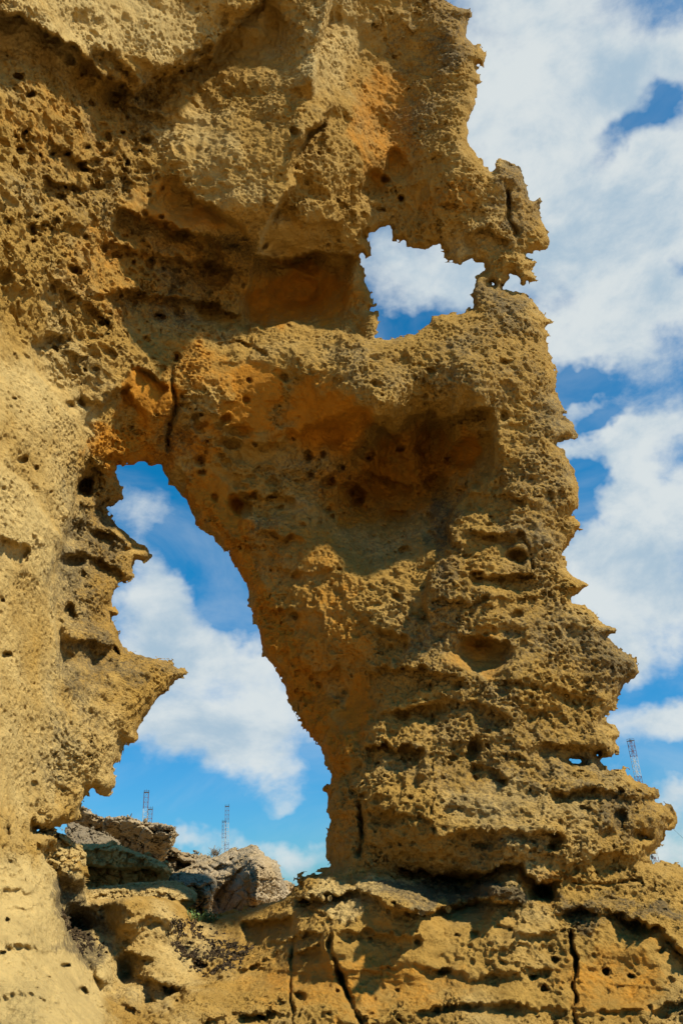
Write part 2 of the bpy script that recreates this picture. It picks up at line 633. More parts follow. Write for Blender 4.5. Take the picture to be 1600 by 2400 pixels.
# ------------------------------------------------------------------ materials
def rock_material(name, tan, orange, grey, pale, grain=60.0, bump=0.9):
    mt = bpy.data.materials.new(name)
    mt.use_nodes = True
    mt.node_tree.nodes.clear()
    T = NT(mt.node_tree)
    g = T.node('ShaderNodeNewGeometry')
    pos = g.outputs['Position']
    at_ = T.node('ShaderNodeAttribute', attribute_name='rock')
    sp = T.node('ShaderNodeSeparateColor')
    T.link(sp.inputs[0], at_.outputs['Color'])
    iron_glow, crust, rough = sp.outputs[0], sp.outputs[1], sp.outputs[2]
    n1 = T.noise(pos, 1.6, 5, 0.6, 0.3)
    n2 = T.noise(pos, 7.0, 5, 0.65)
    n3 = T.noise(pos, 34.0, 4, 0.7)
    pw = T.math('ADD', T.math('SUBTRACT', n1, 0.62), T.math('MULTIPLY', at_.outputs['Alpha'], 0.45))
    col = T.mix(T.ramp(pw, -0.18, 0.26), tan, pale)
    io = T.math('ADD', iron_glow, T.math('ADD', T.math('MULTIPLY', T.math('SUBTRACT', n2, 0.5), 1.2), T.math('MULTIPLY', T.math('SUBTRACT', n3, 0.5), 0.7)))
    col = T.mix(T.ramp(io, 0.15, 1.0), col, orange)
    gr = T.math('ADD', T.math('ADD', crust, T.math('MULTIPLY', rough, 0.2)), T.math('MULTIPLY', T.math('SUBTRACT', n3, 0.5), 1.7))
    gr = T.math('ADD', gr, T.math('MULTIPLY', T.math('SUBTRACT', n1, 0.5), 1.4))
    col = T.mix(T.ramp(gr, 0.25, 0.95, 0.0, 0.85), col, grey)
    v = T.ramp(n2, 0.25, 0.75, 0.75, 1.2, False)
    hs = T.node('ShaderNodeHueSaturation')
    T.link(hs.inputs['Color'], col)
    T.link(hs.inputs['Value'], v)
    bs = T.node('ShaderNodeBsdfPrincipled')
    T.link(bs.inputs['Base Color'], hs.outputs[0])
    bs.inputs['Roughness'].default_value = 0.93
    bs.inputs['Specular IOR Level'].default_value = 0.12
    b1 = T.noise(pos, grain, 6, 0.72)
    vo = T.node('ShaderNodeTexVoronoi', feature='F1')
    T.link(vo.inputs['Vector'], pos)
    vo.inputs['Scale'].default_value = grain * 1.1
    hgt = T.math('ADD', b1, T.math('MULTIPLY', T.ramp(vo.outputs[0], 0.0, 0.45), T.math('MULTIPLY', rough, 0.35)))
    bp = T.node('ShaderNodeBump')
    bp.inputs['Strength'].default_value = bump
    bp.inputs['Distance'].default_value = 0.026
    T.link(bp.inputs['Height'], hgt)
    T.link(bs.inputs['Normal'], bp.outputs[0])
    out = T.node('ShaderNodeOutputMaterial')
    T.l.new(bs.outputs[0], out.inputs[0])
    return mt


SAND = rock_material("sandstone", (0.38, 0.225, 0.050, 1), (0.46, 0.195, 0.018, 1), (0.105, 0.08, 0.043, 1), (0.54, 0.385, 0.145, 1))
BEACH = rock_material("beach_sand", (0.38, 0.25, 0.11, 1), (0.36, 0.22, 0.09, 1), (0.34, 0.25, 0.13, 1), (0.44, 0.31, 0.16, 1), 30.0, 0.3)
LIME = rock_material("limestone", (0.32, 0.225, 0.105, 1), (0.38, 0.20, 0.05, 1), (0.18, 0.142, 0.088, 1), (0.46, 0.365, 0.23, 1), 40.0, 0.7)

#%% ROCK ARCH DATA
SKY_RIGHT = [(1285,-260),(1050,-60),(1040,0),(1055,8),(1076,19),(1093,23),(1101,19),(1103,33),(1092,38),(1090,56),(1088,89),(1101,97),(1109,110),
 (1112,113),(1120,110),(1129,117),(1137,138),(1131,149),(1120,145),(1112,148),(1116,171),(1124,179),(1122,194),(1116,196),(1111,224),(1110,240),
 (1106,255),(1093,283),(1095,309),(1092,332),(1101,349),(1111,355),(1115,370),(1124,378),(1128,390),(1144,400),(1149,406),(1160,398),(1163,385),
 (1172,380),(1193,390),(1208,393),(1221,406),(1221,423),(1231,434),(1235,454),(1240,469),(1252,472),(1261,467),(1257,482),(1262,510),(1270,526),
 (1277,546),(1279,564),(1274,577),(1254,584),(1231,594),(1234,605),(1252,615),(1244,625),(1236,633),(1249,645),(1253,656),(1241,656),(1234,653),
 (1223,661),(1213,648),(1195,640),(1190,644),(1193,653),(1183,663),(1175,669),(1176,678),(1198,686),(1223,694),(1244,704),(1254,714),(1262,735),
 (1277,745),(1288,753),(1280,760),(1274,770),(1280,786),(1277,800),(1282,823),(1291,841),(1294,861),(1299,887),(1296,910),(1287,922),(1305,933),
 (1313,948),(1320,963),(1316,968),(1313,986),(1325,991),(1338,994),(1343,1007),(1341,1019),(1325,1022),(1310,1024),(1295,1037),(1303,1053),
 (1313,1060),(1320,1078),(1333,1096),(1338,1116),(1351,1137),(1352,1157),(1355,1167),(1351,1188),(1341,1200),(1336,1208),(1348,1218),(1360,1231),
 (1348,1239),(1346,1254),(1336,1264),(1331,1277),(1318,1295),(1313,1310),(1325,1333),(1341,1351),(1361,1361),(1381,1372),(1366,1379),(1351,1392),
 (1338,1399),(1338,1415),(1361,1422),(1382,1430),(1394,1440),(1402,1453),(1412,1463),(1425,1467),(1442,1473),(1440,1484),(1425,1486),(1420,1494),
 (1438,1509),(1450,1524),(1468,1537),(1484,1545),(1491,1560),(1495,1576),(1484,1588),(1463,1600),(1453,1620),(1438,1643),(1433,1656),(1417,1666),
 (1407,1687),(1407,1702),(1420,1707),(1435,1710),(1447,1722),(1435,1733),(1439,1753),(1435,1768),(1425,1774),(1410,1773),(1405,1781),(1410,1799),
 (1425,1807),(1443,1802),(1458,1804),(1468,1817),(1484,1830),(1502,1835),(1519,1845),(1536,1853),(1534,1868),(1524,1878),(1540,1886),(1560,1891),
 (1570,1906),(1578,1919),(1563,1927),(1565,1942),(1553,1947),(1554,1967),(1540,1980),(1527,1990),(1514,2000),(1517,2019),(1509,2024),(1524,2029),
 (1547,2031),(1565,2034),(1586,2034),(1600,2039),(1660,2060),(1800,2090),(2600,2100),(2600,-600),(1400,-600)]
HOLE = [(875,793),(882,760),(879,735),(861,730),(864,719),(874,717),(861,679),(851,658),(848,638),(843,625),(841,612),(832,605),(838,592),(851,589),
 (859,602),(866,597),(864,577),(859,561),(864,546),(879,543),(892,531),(920,528),(917,551),(922,566),(929,561),(938,561),(951,564),(953,577),
 (979,584),(1004,582),(1014,574),(1032,571),(1035,582),(1050,587),(1044,607),(1060,607),(1078,623),(1083,612),(1106,602),(1116,610),(1132,607),
 (1139,617),(1144,633),(1132,643),(1121,651),(1112,668),(1109,694),(1114,714),(1114,724),(1096,732),(1065,740),(1035,739),(1014,747),(1007,760),
 (996,770),(979,781),(968,791),(948,793),(922,800),(902,798),(885,799)]
ARCH = [(268,1081),(278,1079),(286,1088),(296,1083),(311,1087),(327,1082),(339,1081),(352,1090),(367,1086),(381,1088),(380,1101),(393,1116),
 (408,1137),(423,1157),(441,1175),(444,1190),(454,1203),(464,1223),(472,1241),(485,1249),(503,1254),(510,1272),(526,1282),(538,1287),(548,1305),
 (556,1320),(559,1336),(569,1354),(579,1366),(584,1392),(589,1422),(597,1435),(599,1458),(610,1484),(615,1514),(622,1535),(635,1553),(648,1563),
 (661,1578),(668,1600),(673,1626),(689,1646),(702,1677),(714,1702),(730,1722),(740,1733),(755,1753),(768,1784),(776,1804),(777,1830),(770,1855),
 (768,1886),(770,1906),(776,1921),(770,1947),(764,1967),(765,1988),(773,2008),(778,2031),(755,2049),(724,2052),(699,2059),(696,2069),(702,2074),
 (689,2077),(684,2090),(663,2110),(638,2115),(612,2126),(571,2136),(515,2150),(460,2150),(444,2136),(420,2118),(380,2105),(330,2100),(280,2108),
 (225,2108),(206,2112),(203,2085),(198,2062),(190,2020),(186,1985),(150,1975),(120,1960),(80,1945),(95,1942),(125,1938),(170,1925),(186,1905),(189,1884),(199,1865),
 (209,1850),(219,1845),(227,1858),(235,1863),(250,1860),(269,1842),(271,1824),(261,1814),(265,1793),(276,1773),(281,1753),(286,1735),(316,1741),
 (325,1733),(321,1712),(327,1699),(332,1684),(352,1661),(360,1648),(372,1631),(393,1620),(401,1600),(411,1591),(424,1586),(434,1578),(429,1568),
 (408,1565),(403,1555),(378,1550),(357,1545),(327,1537),(296,1527),(281,1504),(278,1484),(263,1456),(263,1443),(278,1440),(278,1433),(263,1422),
 (260,1407),(265,1387),(278,1366),(291,1361),(311,1351),(306,1336),(316,1310),(334,1310),(347,1305),(344,1293),(327,1287),(306,1282),(311,1274),
 (301,1264),(293,1249),(276,1234),(263,1218),(255,1208),(250,1188),(268,1185),(276,1170),(289,1165),(278,1132),(270,1106),(276,1093)]
SMALL = [[(1186,662),(1198,650),(1214,657),(1225,668),(1250,664),(1275,690),(1262,706),(1235,690),(1205,680),(1184,674)],[(1325,1780),(1341,1773),(1359,1773),(1368,1779),(1366,1786),(1353,1791),(1341,1791),(1328,1784)],
         [(1395,1766),(1403,1762),(1405,1774),(1398,1776)],
         [(1143,662),(1152,658),(1160,666),(1158,672),(1148,666)], [(1503,1957),(1514,1960),(1518,1966),(1508,1964)]]

# where the face stands: (x, y, distance along the ground from the eye, metres)
CTRL = [(-150,-150,3.1),(0,-100,3.45),(0,0,3.55),(300,-80,4.2),(300,80,4.4),(500,0,4.65),(560,-120,4.5),
 (0,220,3.75),(150,200,4.15),(300,270,4.78),(450,250,5.0),(560,150,5.1),(-150,300,3.6),
 (0,420,3.85),(150,420,4.4),(300,400,4.95),(450,400,5.08),(560,480,5.2),(640,120,5.15),(650,300,5.05),(740,150,5.1),(760,-100,4.9),(820,150,5.55),(830,350,5.55),
 (0,600,3.9),(150,620,4.5),(300,620,5.3),(420,640,5.7),(520,660,6.0),(640,540,5.5),(700,560,5.7),
 (0,760,4.1),(150,800,4.8),(250,850,5.15),(380,800,5.75),(520,720,6.1),(-150,800,3.7),
 (900,300,5.95),(880,430,6.05),(930,150,5.8),(1000,50,5.65),(1040,200,5.75),(1000,350,5.75),(1050,450,5.75),(950,500,6.1),(1150,480,5.85),(1240,520,6.0),(1000,-120,5.4),(1180,620,6.0),(820,520,5.9),
 (650,680,6.35),(750,660,6.45),(840,690,6.2),(760,730,6.35),
 (600,800,5.95),(700,830,5.8),(900,850,5.65),(1050,820,5.75),(1150,740,5.85),(1250,800,5.95),(1250,920,5.85),(1100,900,5.6),(900,950,5.55),
 (350,930,5.6),(470,890,5.75),(600,930,5.9),(740,970,5.95),(820,1050,6.2),(560,1050,6.1),(430,1020,5.95),(320,1050,5.85),(220,980,5.25),
 (900,1080,6.7),(960,1150,6.85),(880,1220,6.65),(1050,1080,6.45),(1000,1000,6.5),(1090,1030,6.05),(800,1180,6.45),(700,1130,6.25),(600,1180,6.3),(500,1190,6.35),
 (0,1000,3.95),(100,1000,4.4),(150,1150,4.75),(0,1200,3.85),(100,1300,4.35),(-150,1300,3.35),(0,1500,3.85),(100,1500,4.4),(0,1750,3.85),(120,1700,4.5),(-150,1750,3.4),
 (220,1120,5.5),(200,1350,5.35),(260,1250,5.7),(220,1550,5.2),(350,1560,5.6),(230,1750,5.1),(150,1850,4.8),
 (680,1280,6.15),(620,1380,6.3),(760,1400,6.0),(880,1320,6.05),(1020,1300,5.75),(1100,1250,5.65),(1220,1150,5.65),(1320,1180,5.9),(1200,1350,5.65),
 (700,1550,6.15),(820,1520,5.9),(950,1480,5.7),(1080,1440,5.5),(1250,1480,5.55),(1420,1560,5.8),(1130,1540,5.6),(1000,1580,5.5),(790,1700,6.05),(850,1640,6.0),(900,1680,5.65),
 (1050,1680,5.4),(1200,1660,5.4),(1380,1680,5.7),(820,1830,5.75),(900,1830,5.4),(1050,1820,5.3),(1220,1840,5.3),(1400,1860,5.4),(1540,1930,5.8),
 (790,1960,5.75),(900,1960,5.3),(1020,1980,5.1),(1150,1990,5.1),(1300,1980,5.15),(1430,1980,5.3),
 (800,2050,5.55),(900,2050,5.4),(1000,2085,5.3),(1100,2090,5.35),(900,2105,4.85),(980,2130,4.7),(1150,2115,4.85),(1250,2130,4.9),
 (1340,2080,5.2),(1450,2090,5.3),(1600,2080,5.6),(1750,2120,5.6),(1400,2140,4.9),(1550,2170,4.9),
 (750,2140,4.95),(900,2200,4.85),(1050,2230,4.8),(1250,2240,4.75),(900,2350,4.7),(1150,2380,4.55),(1450,2260,4.85),(1450,2380,4.6),(1700,2350,4.6),(700,2300,4.85),
 (650,2150,5.6),(560,2180,6.0),(480,2160,6.1),(560,2250,5.5),(620,2330,4.9),(450,2280,5.1),(350,2150,5.3),(350,2280,4.7),(420,2380,4.45),(550,2420,4.5),(260,2120,5.0),(300,2420,4.1),(230,2180,4.9),(270,2300,4.7),
 (0,1950,3.8),(100,1980,4.2),(0,2150,3.55),(100,2150,3.8),(0,2350,3.3),(120,2320,3.5),(200,2400,3.6),(-150,2250,3.15),
 (0,2600,2.95),(300,2600,3.3),(700,2600,4.0),(1200,2600,4.1),(1700,2600,4.1),(1750,1700,6.0),(1750,800,6.2),(1400,300,6.0),(420,1800,6.0),(500,1500,6.2),(380,2000,5.6),(600,2000,6.0)]

# lips: (points, forward above, back below, reach above, reach below); 'below' is the right-hand side when walking along the points
LIPS = [([(220,565),(330,592),(450,610),(560,640)], .10, .16, 40, 50), ([(240,690),(350,688),(470,705),(580,745)], .10, .16, 40, 45), ([(110,650),(190,700),(270,770)], .08, .14, 40, 45),
 ([(60,520),(160,530),(250,520)], .07, .12, 35, 40), ([(100,420),(180,440),(260,430)], .06, .12, 35, 40), ([(620,470),(700,520),(800,520)], .04, .08, 40, 50),
 ([(640,1330),(720,1345),(800,1330)], .05, .08, 40, 40), ([(620,1420),(700,1440),(760,1430)], .05, .08, 40, 40), ([(690,1560),(740,1580),(800,1560)], .05, .1, 40, 40),
 ([(560,1260),(640,1250),(720,1270)], .05, .08, 40, 40),
 ([(205,2120),(300,2135),(400,2160),(450,2190)], .05, .07, 30, 40), ([(240,2250),(300,2235),(370,2250)], .05, .14, 25, 35), ([(560,2170),(620,2160),(690,2150)], .05, .1, 25, 35),
 ([(620,2215),(690,2195),(760,2190)], .04, .12, 20, 30), ([(300,2290),(400,2310),(470,2330)], .04, .10, 25, 30),([(-160,-60),(0,20),(90,62),(160,97),(215,150),(255,190),(320,214),(350,192),(420,168),(500,124),(518,92),(565,45),(640,-30)], .14, .24, 110, 110),
 ([(215,105),(270,140),(330,197)], .04, .10, 40, 50), ([(345,180),(400,150),(440,128),(512,95)], .03, .10, 30, 40),
 ([(385,408),(440,450),(510,490),(565,530),(592,566)], .06, .20, 60, 110),
 ([(265,480),(330,512),(430,543),(520,566),(600,562)], .05, .26, 40, 80),
 ([(600,600),(635,510),(660,470),(690,430),(680,400),(700,340),(760,275),(785,235)], .10, .22, 60, 80),
 ([(735,235),(745,120),(760,60),(775,0),(795,-90)], .16, .10, 45, 60),
 ([(590,600),(650,612),(700,602),(750,592),(838,606)], .05, .38, 40, 110),
 ([(875,800),(760,768),(700,758),(600,764),(520,768),(430,750)], .12, .25, 60, 90),
 ([(850,940),(868,990),(905,1008),(937,1014),(950,978),(1004,966),(1040,987),(1070,970),(1160,950)], .08, .42, 60, 130),
 ([(1155,1000),(1154,1060),(1150,1112),(1091,1152),(1060,1190),(1046,1234),(1062,1290)], .08, .25, 60, 110),
 ([(1062,1290),(1010,1340),(994,1400),(1006,1460)], .06, .14, 50, 80),
 ([(1080,1150),(1157,1156),(1235,1166)], .05, .10, 40, 40), ([(1086,1244),(1160,1256),(1232,1252)], .05, .10, 35, 40),
 ([(1096,1346),(1180,1352),(1252,1340)], .06, .13, 45, 50), ([(1000,1402),(1100,1410),(1300,1395)], .05, .06, 40, 40),
 ([(838,1452),(900,1480),(965,1502)], .06, .14, 40, 40), ([(1070,1500),(1140,1490),(1200,1520)], .04, .12, 40, 50),
 ([(850,1580),(940,1562),(1010,1570),(1100,1600)], .08, .06, 50, 40),
 ([(870,1684),(953,1661),(1050,1633),(1116,1651),(1196,1680)], .07, .15, 45, 50),
 ([(850,1750),(900,1745),(953,1753),(1000,1760)], .07, .16, 45, 50), ([(1100,1794),(1150,1805),(1192,1838)], .06, .13, 40, 45),
 ([(1180,1600),(1280,1610),(1400,1650)], .06, .08, 45, 40), ([(1250,1750),(1320,1740),(1440,1770)], .05, .12, 40, 50),
 ([(1280,1860),(1400,1850),(1530,1870)], .06, .14, 45, 50), ([(870,1905),(968,1908),(1016,1930)], .05, .10, 35, 45),
 ([(1040,1958),(1120,1948),(1208,1950),(1280,1950),(1328,1965)], .09, .14, 50, 60),
 ([(915,2010),(953,2034),(1019,2046),(1086,2055),(1157,2036),(1218,2024),(1259,2076),(1312,2060)], .06, .60, 50, 26),
 ([(1380,2010),(1450,2000),(1520,2010)], .03, .10, 30, 40),
 ([(670,2118),(760,2104),(830,2090),(897,2112),(930,2130),(968,2139),(1030,2132),(1110,2114),(1180,2112),(1245,2128)], .10, .26, 40, 60),
 ([(1285,2155),(1340,2128),(1420,2138),(1500,2168),(1540,2168),(1600,2235),(1720,2270)], .10, .22, 40, 60),
 ([(1150,2170),(1250,2192),(1335,2178)], .03, .06, 25, 30), ([(780,2180),(880,2186),(1000,2200)], .03, .05, 30, 40),
 ([(1110,2230),(1200,2215),(1330,2218)], .02, .04, 20, 25), ([(820,2280),(950,2262),(1100,2290),(1330,2270)], .025, .04, 30, 40),
 ([(940,2390),(1050,2360),(1200,2355),(1340,2370)], .03, .06, 35, 40), ([(1360,2370),(1480,2372),(1620,2350)], .03, .06, 30, 40),
 ([(670,2240),(720,2228),(760,2215)], .05, .08, 30, 30), ([(460,2400),(560,2376),(680,2365)], .05, .15, 30, 40),
 ([(460,2275),(540,2290),(600,2262),(660,2230)], .05, .05, 30, 30),
 ([(150,1290),(146,1260),(100,1200),(60,1130),(-40,1070)], .06, .14, 60, 90), ([(0,1262),(40,1272),(75,1290)], .05, .12, 40, 60),
 ([(150,1600),(130,1450),(125,1350),(140,1290),(168,1200),(180,1130),(216,1066)], .0, .45, 60, 160),
 ([(168,975),(85,870),(72,790)], .03, .2, 50, 90), ([(150,950),(180,930),(240,940),(300,900)], .03, .2, 40, 70),
 ([(70,1926),(110,1938),(160,1908),(214,1868)], .06, .2, 40, 40),
 ([(10,2214),(60,2212),(95,2230),(128,2224)], .02, .035, 30, 35), ([(8,2126),(60,2132),(112,2112)], .02, .03, 30, 35),
 ([(0,2080),(60,2090),(120,2080)], .015, .02, 30, 35), ([(0,2340),(70,2330),(150,2350)], .015, .02, 30, 35),
 ([(300,2440),(240,2335),(200,2262),(166,2202),(156,2150),(130,2130),(140,2092),(122,2040),(84,1985)], .05, 1.1, 40, 170),
 ([(80,1985),(130,2000),(160,2030),(200,2045)], .05, .12, 25, 40), ([(270,2180),(330,2150),(400,2170),(450,2150)], .04, .05, 40, 50),
 ([(215,2290),(270,2310),(330,2320)], .05, .1, 30, 40), ([(240,2370),(300,2360),(360,2380)], .04, .1, 30, 30),
 ([(30,300),(120,330),(200,390),(270,410)], .06, .10, 50, 60), ([(250,210),(330,260),(420,300)], .03, .12, 40, 60),
 ([(300,870),(320,860),(400,905)], .03, .12, 20, 40), ([(780,1140),(900,1120),(1000,1150)], .0, .15, 30, 60),
 ([(530,1155),(600,1160),(700,1170)], .04, .12, 40, 50), ([(210,1240),(260,1255),(310,1290)], .06, .12, 40, 40),
 ([(145,1300),(200,1300),(300,1345)], .06, .14, 40, 40), ([(180,1180),(230,1190),(280,1215)], .06, .12, 40, 40),
 ([(150,1500),(230,1510),(290,1530)], .05, .1, 40, 50), ([(1080,560),(1130,540),(1200,570)], .03, .1, 30, 40)]
CRACKS = [([(1345,2430),(1350,2520),(1352,2600)], .2, 6), ([(700,2128),(735,2138),(765,2150)], .12, 5), ([(640,840),(560,800),(412,820)], .08, 4), ([(1012,1700),(1000,1640),(1016,1580)], .06, 4),([(765,2150),(775,2240),(800,2300),(850,2400),(900,2470)], .28, 7), ([(690,2180),(680,2300),(690,2420)], .14, 5),
 ([(1338,2170),(1345,2300),(1348,2430)], .28, 6), ([(826,1845),(846,1930),(838,2015)], .35, 9), ([(1012,1700),(1020,1850),(1012,1950),(1004,2025)], .10, 4),
 ([(412,820),(400,900),(410,950),(394,1065)], .25, 7), ([(1190,440),(1195,520),(1208,560)], .2, 8), ([(1231,1254),(1240,1300),(1246,1340)], .12, 5),
 ([(925,2020),(1010,2045),(1100,2062),(1250,2085)], .2, 8), ([(1330,2068),(1420,2075),(1500,2060)], .12, 4), ([(150,1980),(125,2060),(165,2180)], .1, 8)]
PITS = [(835,1165,22,28,.3),(1213,1305,26,20,.2),(199,1142,24,22,.3),(171,1315,26,18,.25),(194,1348,10,10,.12),(163,1438,18,25,.2),(530,979,12,10,.1),
 (457,978,12,11,.12),(540,1040,28,14,.15),(722,1070,13,15,.14),(758,1065,11,10,.12),(666,884,12,12,.1),(584,891,6,6,.08),(566,1190,26,24,.2),
 (694,1351,12,9,.08),(502,1167,10,10,.1),(1040,2276,18,8,.12),(1274,2319,16,11,.12),(1249,2291,14,7,.1),(1131,1982,30,8,.08),(1290,1985,10,10,.1),
 (115,2291,5,5,.06),(25,2020,7,6,.05),(18,1947,7,12,.06),(704,2335,15,12,.1),(301,2289,9,10,.07),(61,309,11,8,.12),(222,383,14,14,.15),(122,362,9,9,.1),
 (94,367,8,12,.1),(71,222,12,10,.12),(163,138,14,14,.12),(349,457,6,6,.08),(339,500,8,8,.08),(378,508,6,6,.08),(380,442,6,6,.07),(1095,1062,46,42,.22),
 (1130,1535,85,42,.12),(1270,2092,28,24,.35),(1170,2082,50,20,-.14),(1060,2055,60,16,.3),(690,310,14,10,.1),(870,440,30,40,.12),(930,390,30,40,.1),
 (500,640,50,40,.15),(690,680,80,40,.12),(905,985,20,9,.1),(1085,962,10,8,.08),(1180,975,12,14,.1),(560,1010,30,15,.1),(1110,1755,20,25,.18),(1060,1900,30,14,.08),
 (1210,1440,16,12,.1),(945,1290,14,10,.1),(930,1400,14,10,.08),(1000,1215,14,18,.1),(1370,1900,18,12,.1),(1450,1920,20,24,.16),(1490,1960,16,16,.12),
 (250,320,16,12,.1),(45,180,14,10,.1),(300,430,10,8,.08),(130,520,14,10,.1),(200,560,12,10,.1),(75,540,10,14,.1),(260,600,16,14,.12),(350,620,14,16,.12)]
_r = random.Random(11)
for (x, y, rx, ry, n) in [(170,330,170,110,60),(150,560,150,120,60),(330,640,190,110,60),(200,820,120,110,35),(480,1000,130,110,30),(900,1130,180,110,90),(870,480,90,80,24),(700,1180,130,60,18),
                          (700,1330,140,120,16),(1000,2250,330,140,34),(1450,2260,140,120,14),(330,2270,200,110,26),(1150,1850,300,160,30),(1150,1350,150,250,30),(60,1300,80,400,26),(100,2200,110,160,10)]:
    for _ in range(int(n * .35)):
        a, q = _r.uniform(0, 6.28), math.sqrt(_r.random())
        sz = 4.5 + 9 * _r.random() ** 2
        PITS.append((x + rx * q * math.cos(a), y + ry * q * math.sin(a), sz * _r.uniform(.8, 1.3), sz * _r.uniform(.6, 1.0), sz * _r.uniform(.007, .013)))
PITS += [(855,1060,26,18,.16),(1020,1130,22,26,.18),(930,1210,30,16,.16),(770,1130,20,14,.14),(985,1050,18,14,.12),(640,1130,18,12,.12),(470,1080,16,14,.12),(880, 900, 14, 9, .08), (1010, 870, 16, 9, .08), (1180, 850, 12, 8, .07)]
SMOOTH = [(420,495,135,42,.9,15),(690,680,130,65,.9),(350,930,60,55,.9),(590,930,60,95,.9),(760,980,95,75,.8,30),(560,870,60,40,.8),(960,1080,90,80,.1),
 (1095,1062,45,40,.9),(690,1300,130,110,.42),(770,1480,120,150,.42),(830,1640,48,80,.8),(540,1190,40,90,.6,-25),(40,1000,110,260,.68),(30,1600,120,330,.66),(120,1250,60,200,.5),
 (40,2250,190,250,.86,-20),(850,2290,300,90,.8),(1000,2190,330,50,.75),(1420,2260,110,110,.5),(1450,2290,150,110,.72),(1180,2300,150,110,.5),(530,370,190,120,.42,25),(660,120,70,130,.3),(900,300,65,170,.45),
 (840,100,50,130,.35),(350,2260,200,120,.35),(600,2200,130,80,.5),(50,80,160,40,.4),(230,40,280,70,.5),(680,560,60,60,.7),(1130,1535,80,40,.7),(1180,2010,150,40,.3),
 (130,1000,80,120,.35),(500,880,40,60,.4)]
IRON_GLOW = [(475,1180,50,80,1.,-30),(570,1310,40,90,1.,-25),(635,1470,45,110,1.,-20),(715,1640,50,110,1.,-25),(785,1770,34,80,.8),(300,1050,120,50,.9),(420,495,135,42,.55,15),(700,690,140,70,.8),(350,940,70,65,1.),(590,940,70,110,.95),(760,990,110,90,1.,30),(540,1200,45,110,1.,-25),(420,1040,90,50,.8),  # iron stain; along the big opening's inner edge also a painted-in orange glow
 (960,1110,110,110,.7),(1090,1062,50,45,.85),(770,1480,110,150,.55),(835,1640,50,90,.9),(690,1300,120,110,.45),(900,300,70,180,.65),(900,640,40,40,.3),
 (850,2310,260,80,.5),(1450,2300,140,100,.55),(1100,1300,60,60,.3),(1300,2055,60,40,.5),(350,650,250,110,.4),(150,300,160,120,.35),(1060,470,80,60,.45),
 (650,2300,120,80,.3),(1130,1535,80,40,.5),(850,1150,120,80,.8),(480,860,90,60,.6),(800,1930,40,80,.4),(300,600,160,80,.45)]
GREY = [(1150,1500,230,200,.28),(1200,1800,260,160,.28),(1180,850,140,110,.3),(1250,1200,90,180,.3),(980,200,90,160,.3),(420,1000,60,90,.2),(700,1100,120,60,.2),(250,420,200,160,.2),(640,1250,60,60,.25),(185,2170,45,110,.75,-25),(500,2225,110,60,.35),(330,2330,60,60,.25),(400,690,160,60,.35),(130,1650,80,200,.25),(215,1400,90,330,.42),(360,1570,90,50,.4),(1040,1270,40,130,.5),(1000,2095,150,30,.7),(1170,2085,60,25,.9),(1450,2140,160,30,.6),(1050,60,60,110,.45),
 (1220,470,60,100,.45),(1300,1000,60,200,.3),(1420,1560,90,80,.45),(1500,1900,90,70,.45),(1300,1700,130,90,.3),(300,210,90,60,.3),(560,600,60,60,.35),(450,700,150,50,.3),
 (1000,850,260,60,.25),(1160,700,90,40,.4)]
STRATA = [(1100,1850,420,220,.55),(1000,2280,500,160,.36),(1450,2250,250,160,.36),(150,2250,200,200,.25),(1150,1250,200,160,.4),(700,2200,200,140,.6),(1250,1550,220,160,.4),
 (350,2200,220,140,.35),(200,1450,110,330,.4)]
COMB = [(250,350,300,180,1.),(150,650,240,300,1.),(450,680,160,110,1.),(250,850,160,120,1.),(480,950,120,140,.7),(230,1150,80,150,.9),(850,500,120,90,.7),(900,1150,200,120,.5),(700,900,120,120,.5),
 (1050,500,150,90,.3),(1050,1250,120,200,.3)]
PALE = [(40,1350,170,620,.5),(250,50,300,90,.7),(40,2250,230,260,1.,-20),(900,2095,200,35,.6),(120,1000,100,150,.5),(470,330,110,80,.4),(780,60,60,160,.6),(230,1750,120,150,.5),(1200,1900,200,60,.3),(330,2230,200,120,.5),(640,560,60,40,.5)]
LEDGE = [(-60,1960),(85,1975),(125,1965),(190,1990),(230,2090),(450,2140),(700,2040),(820,2012),(915,2014),(953,2036),(1019,2050),(1086,2060),(1157,2050),(1218,2040),(1259,2078),(1312,2066),
 (1420,2074),(1500,2058),(1540,2028),(2300,2028),(2300,3400),(-800,3400),(-800,1960)]

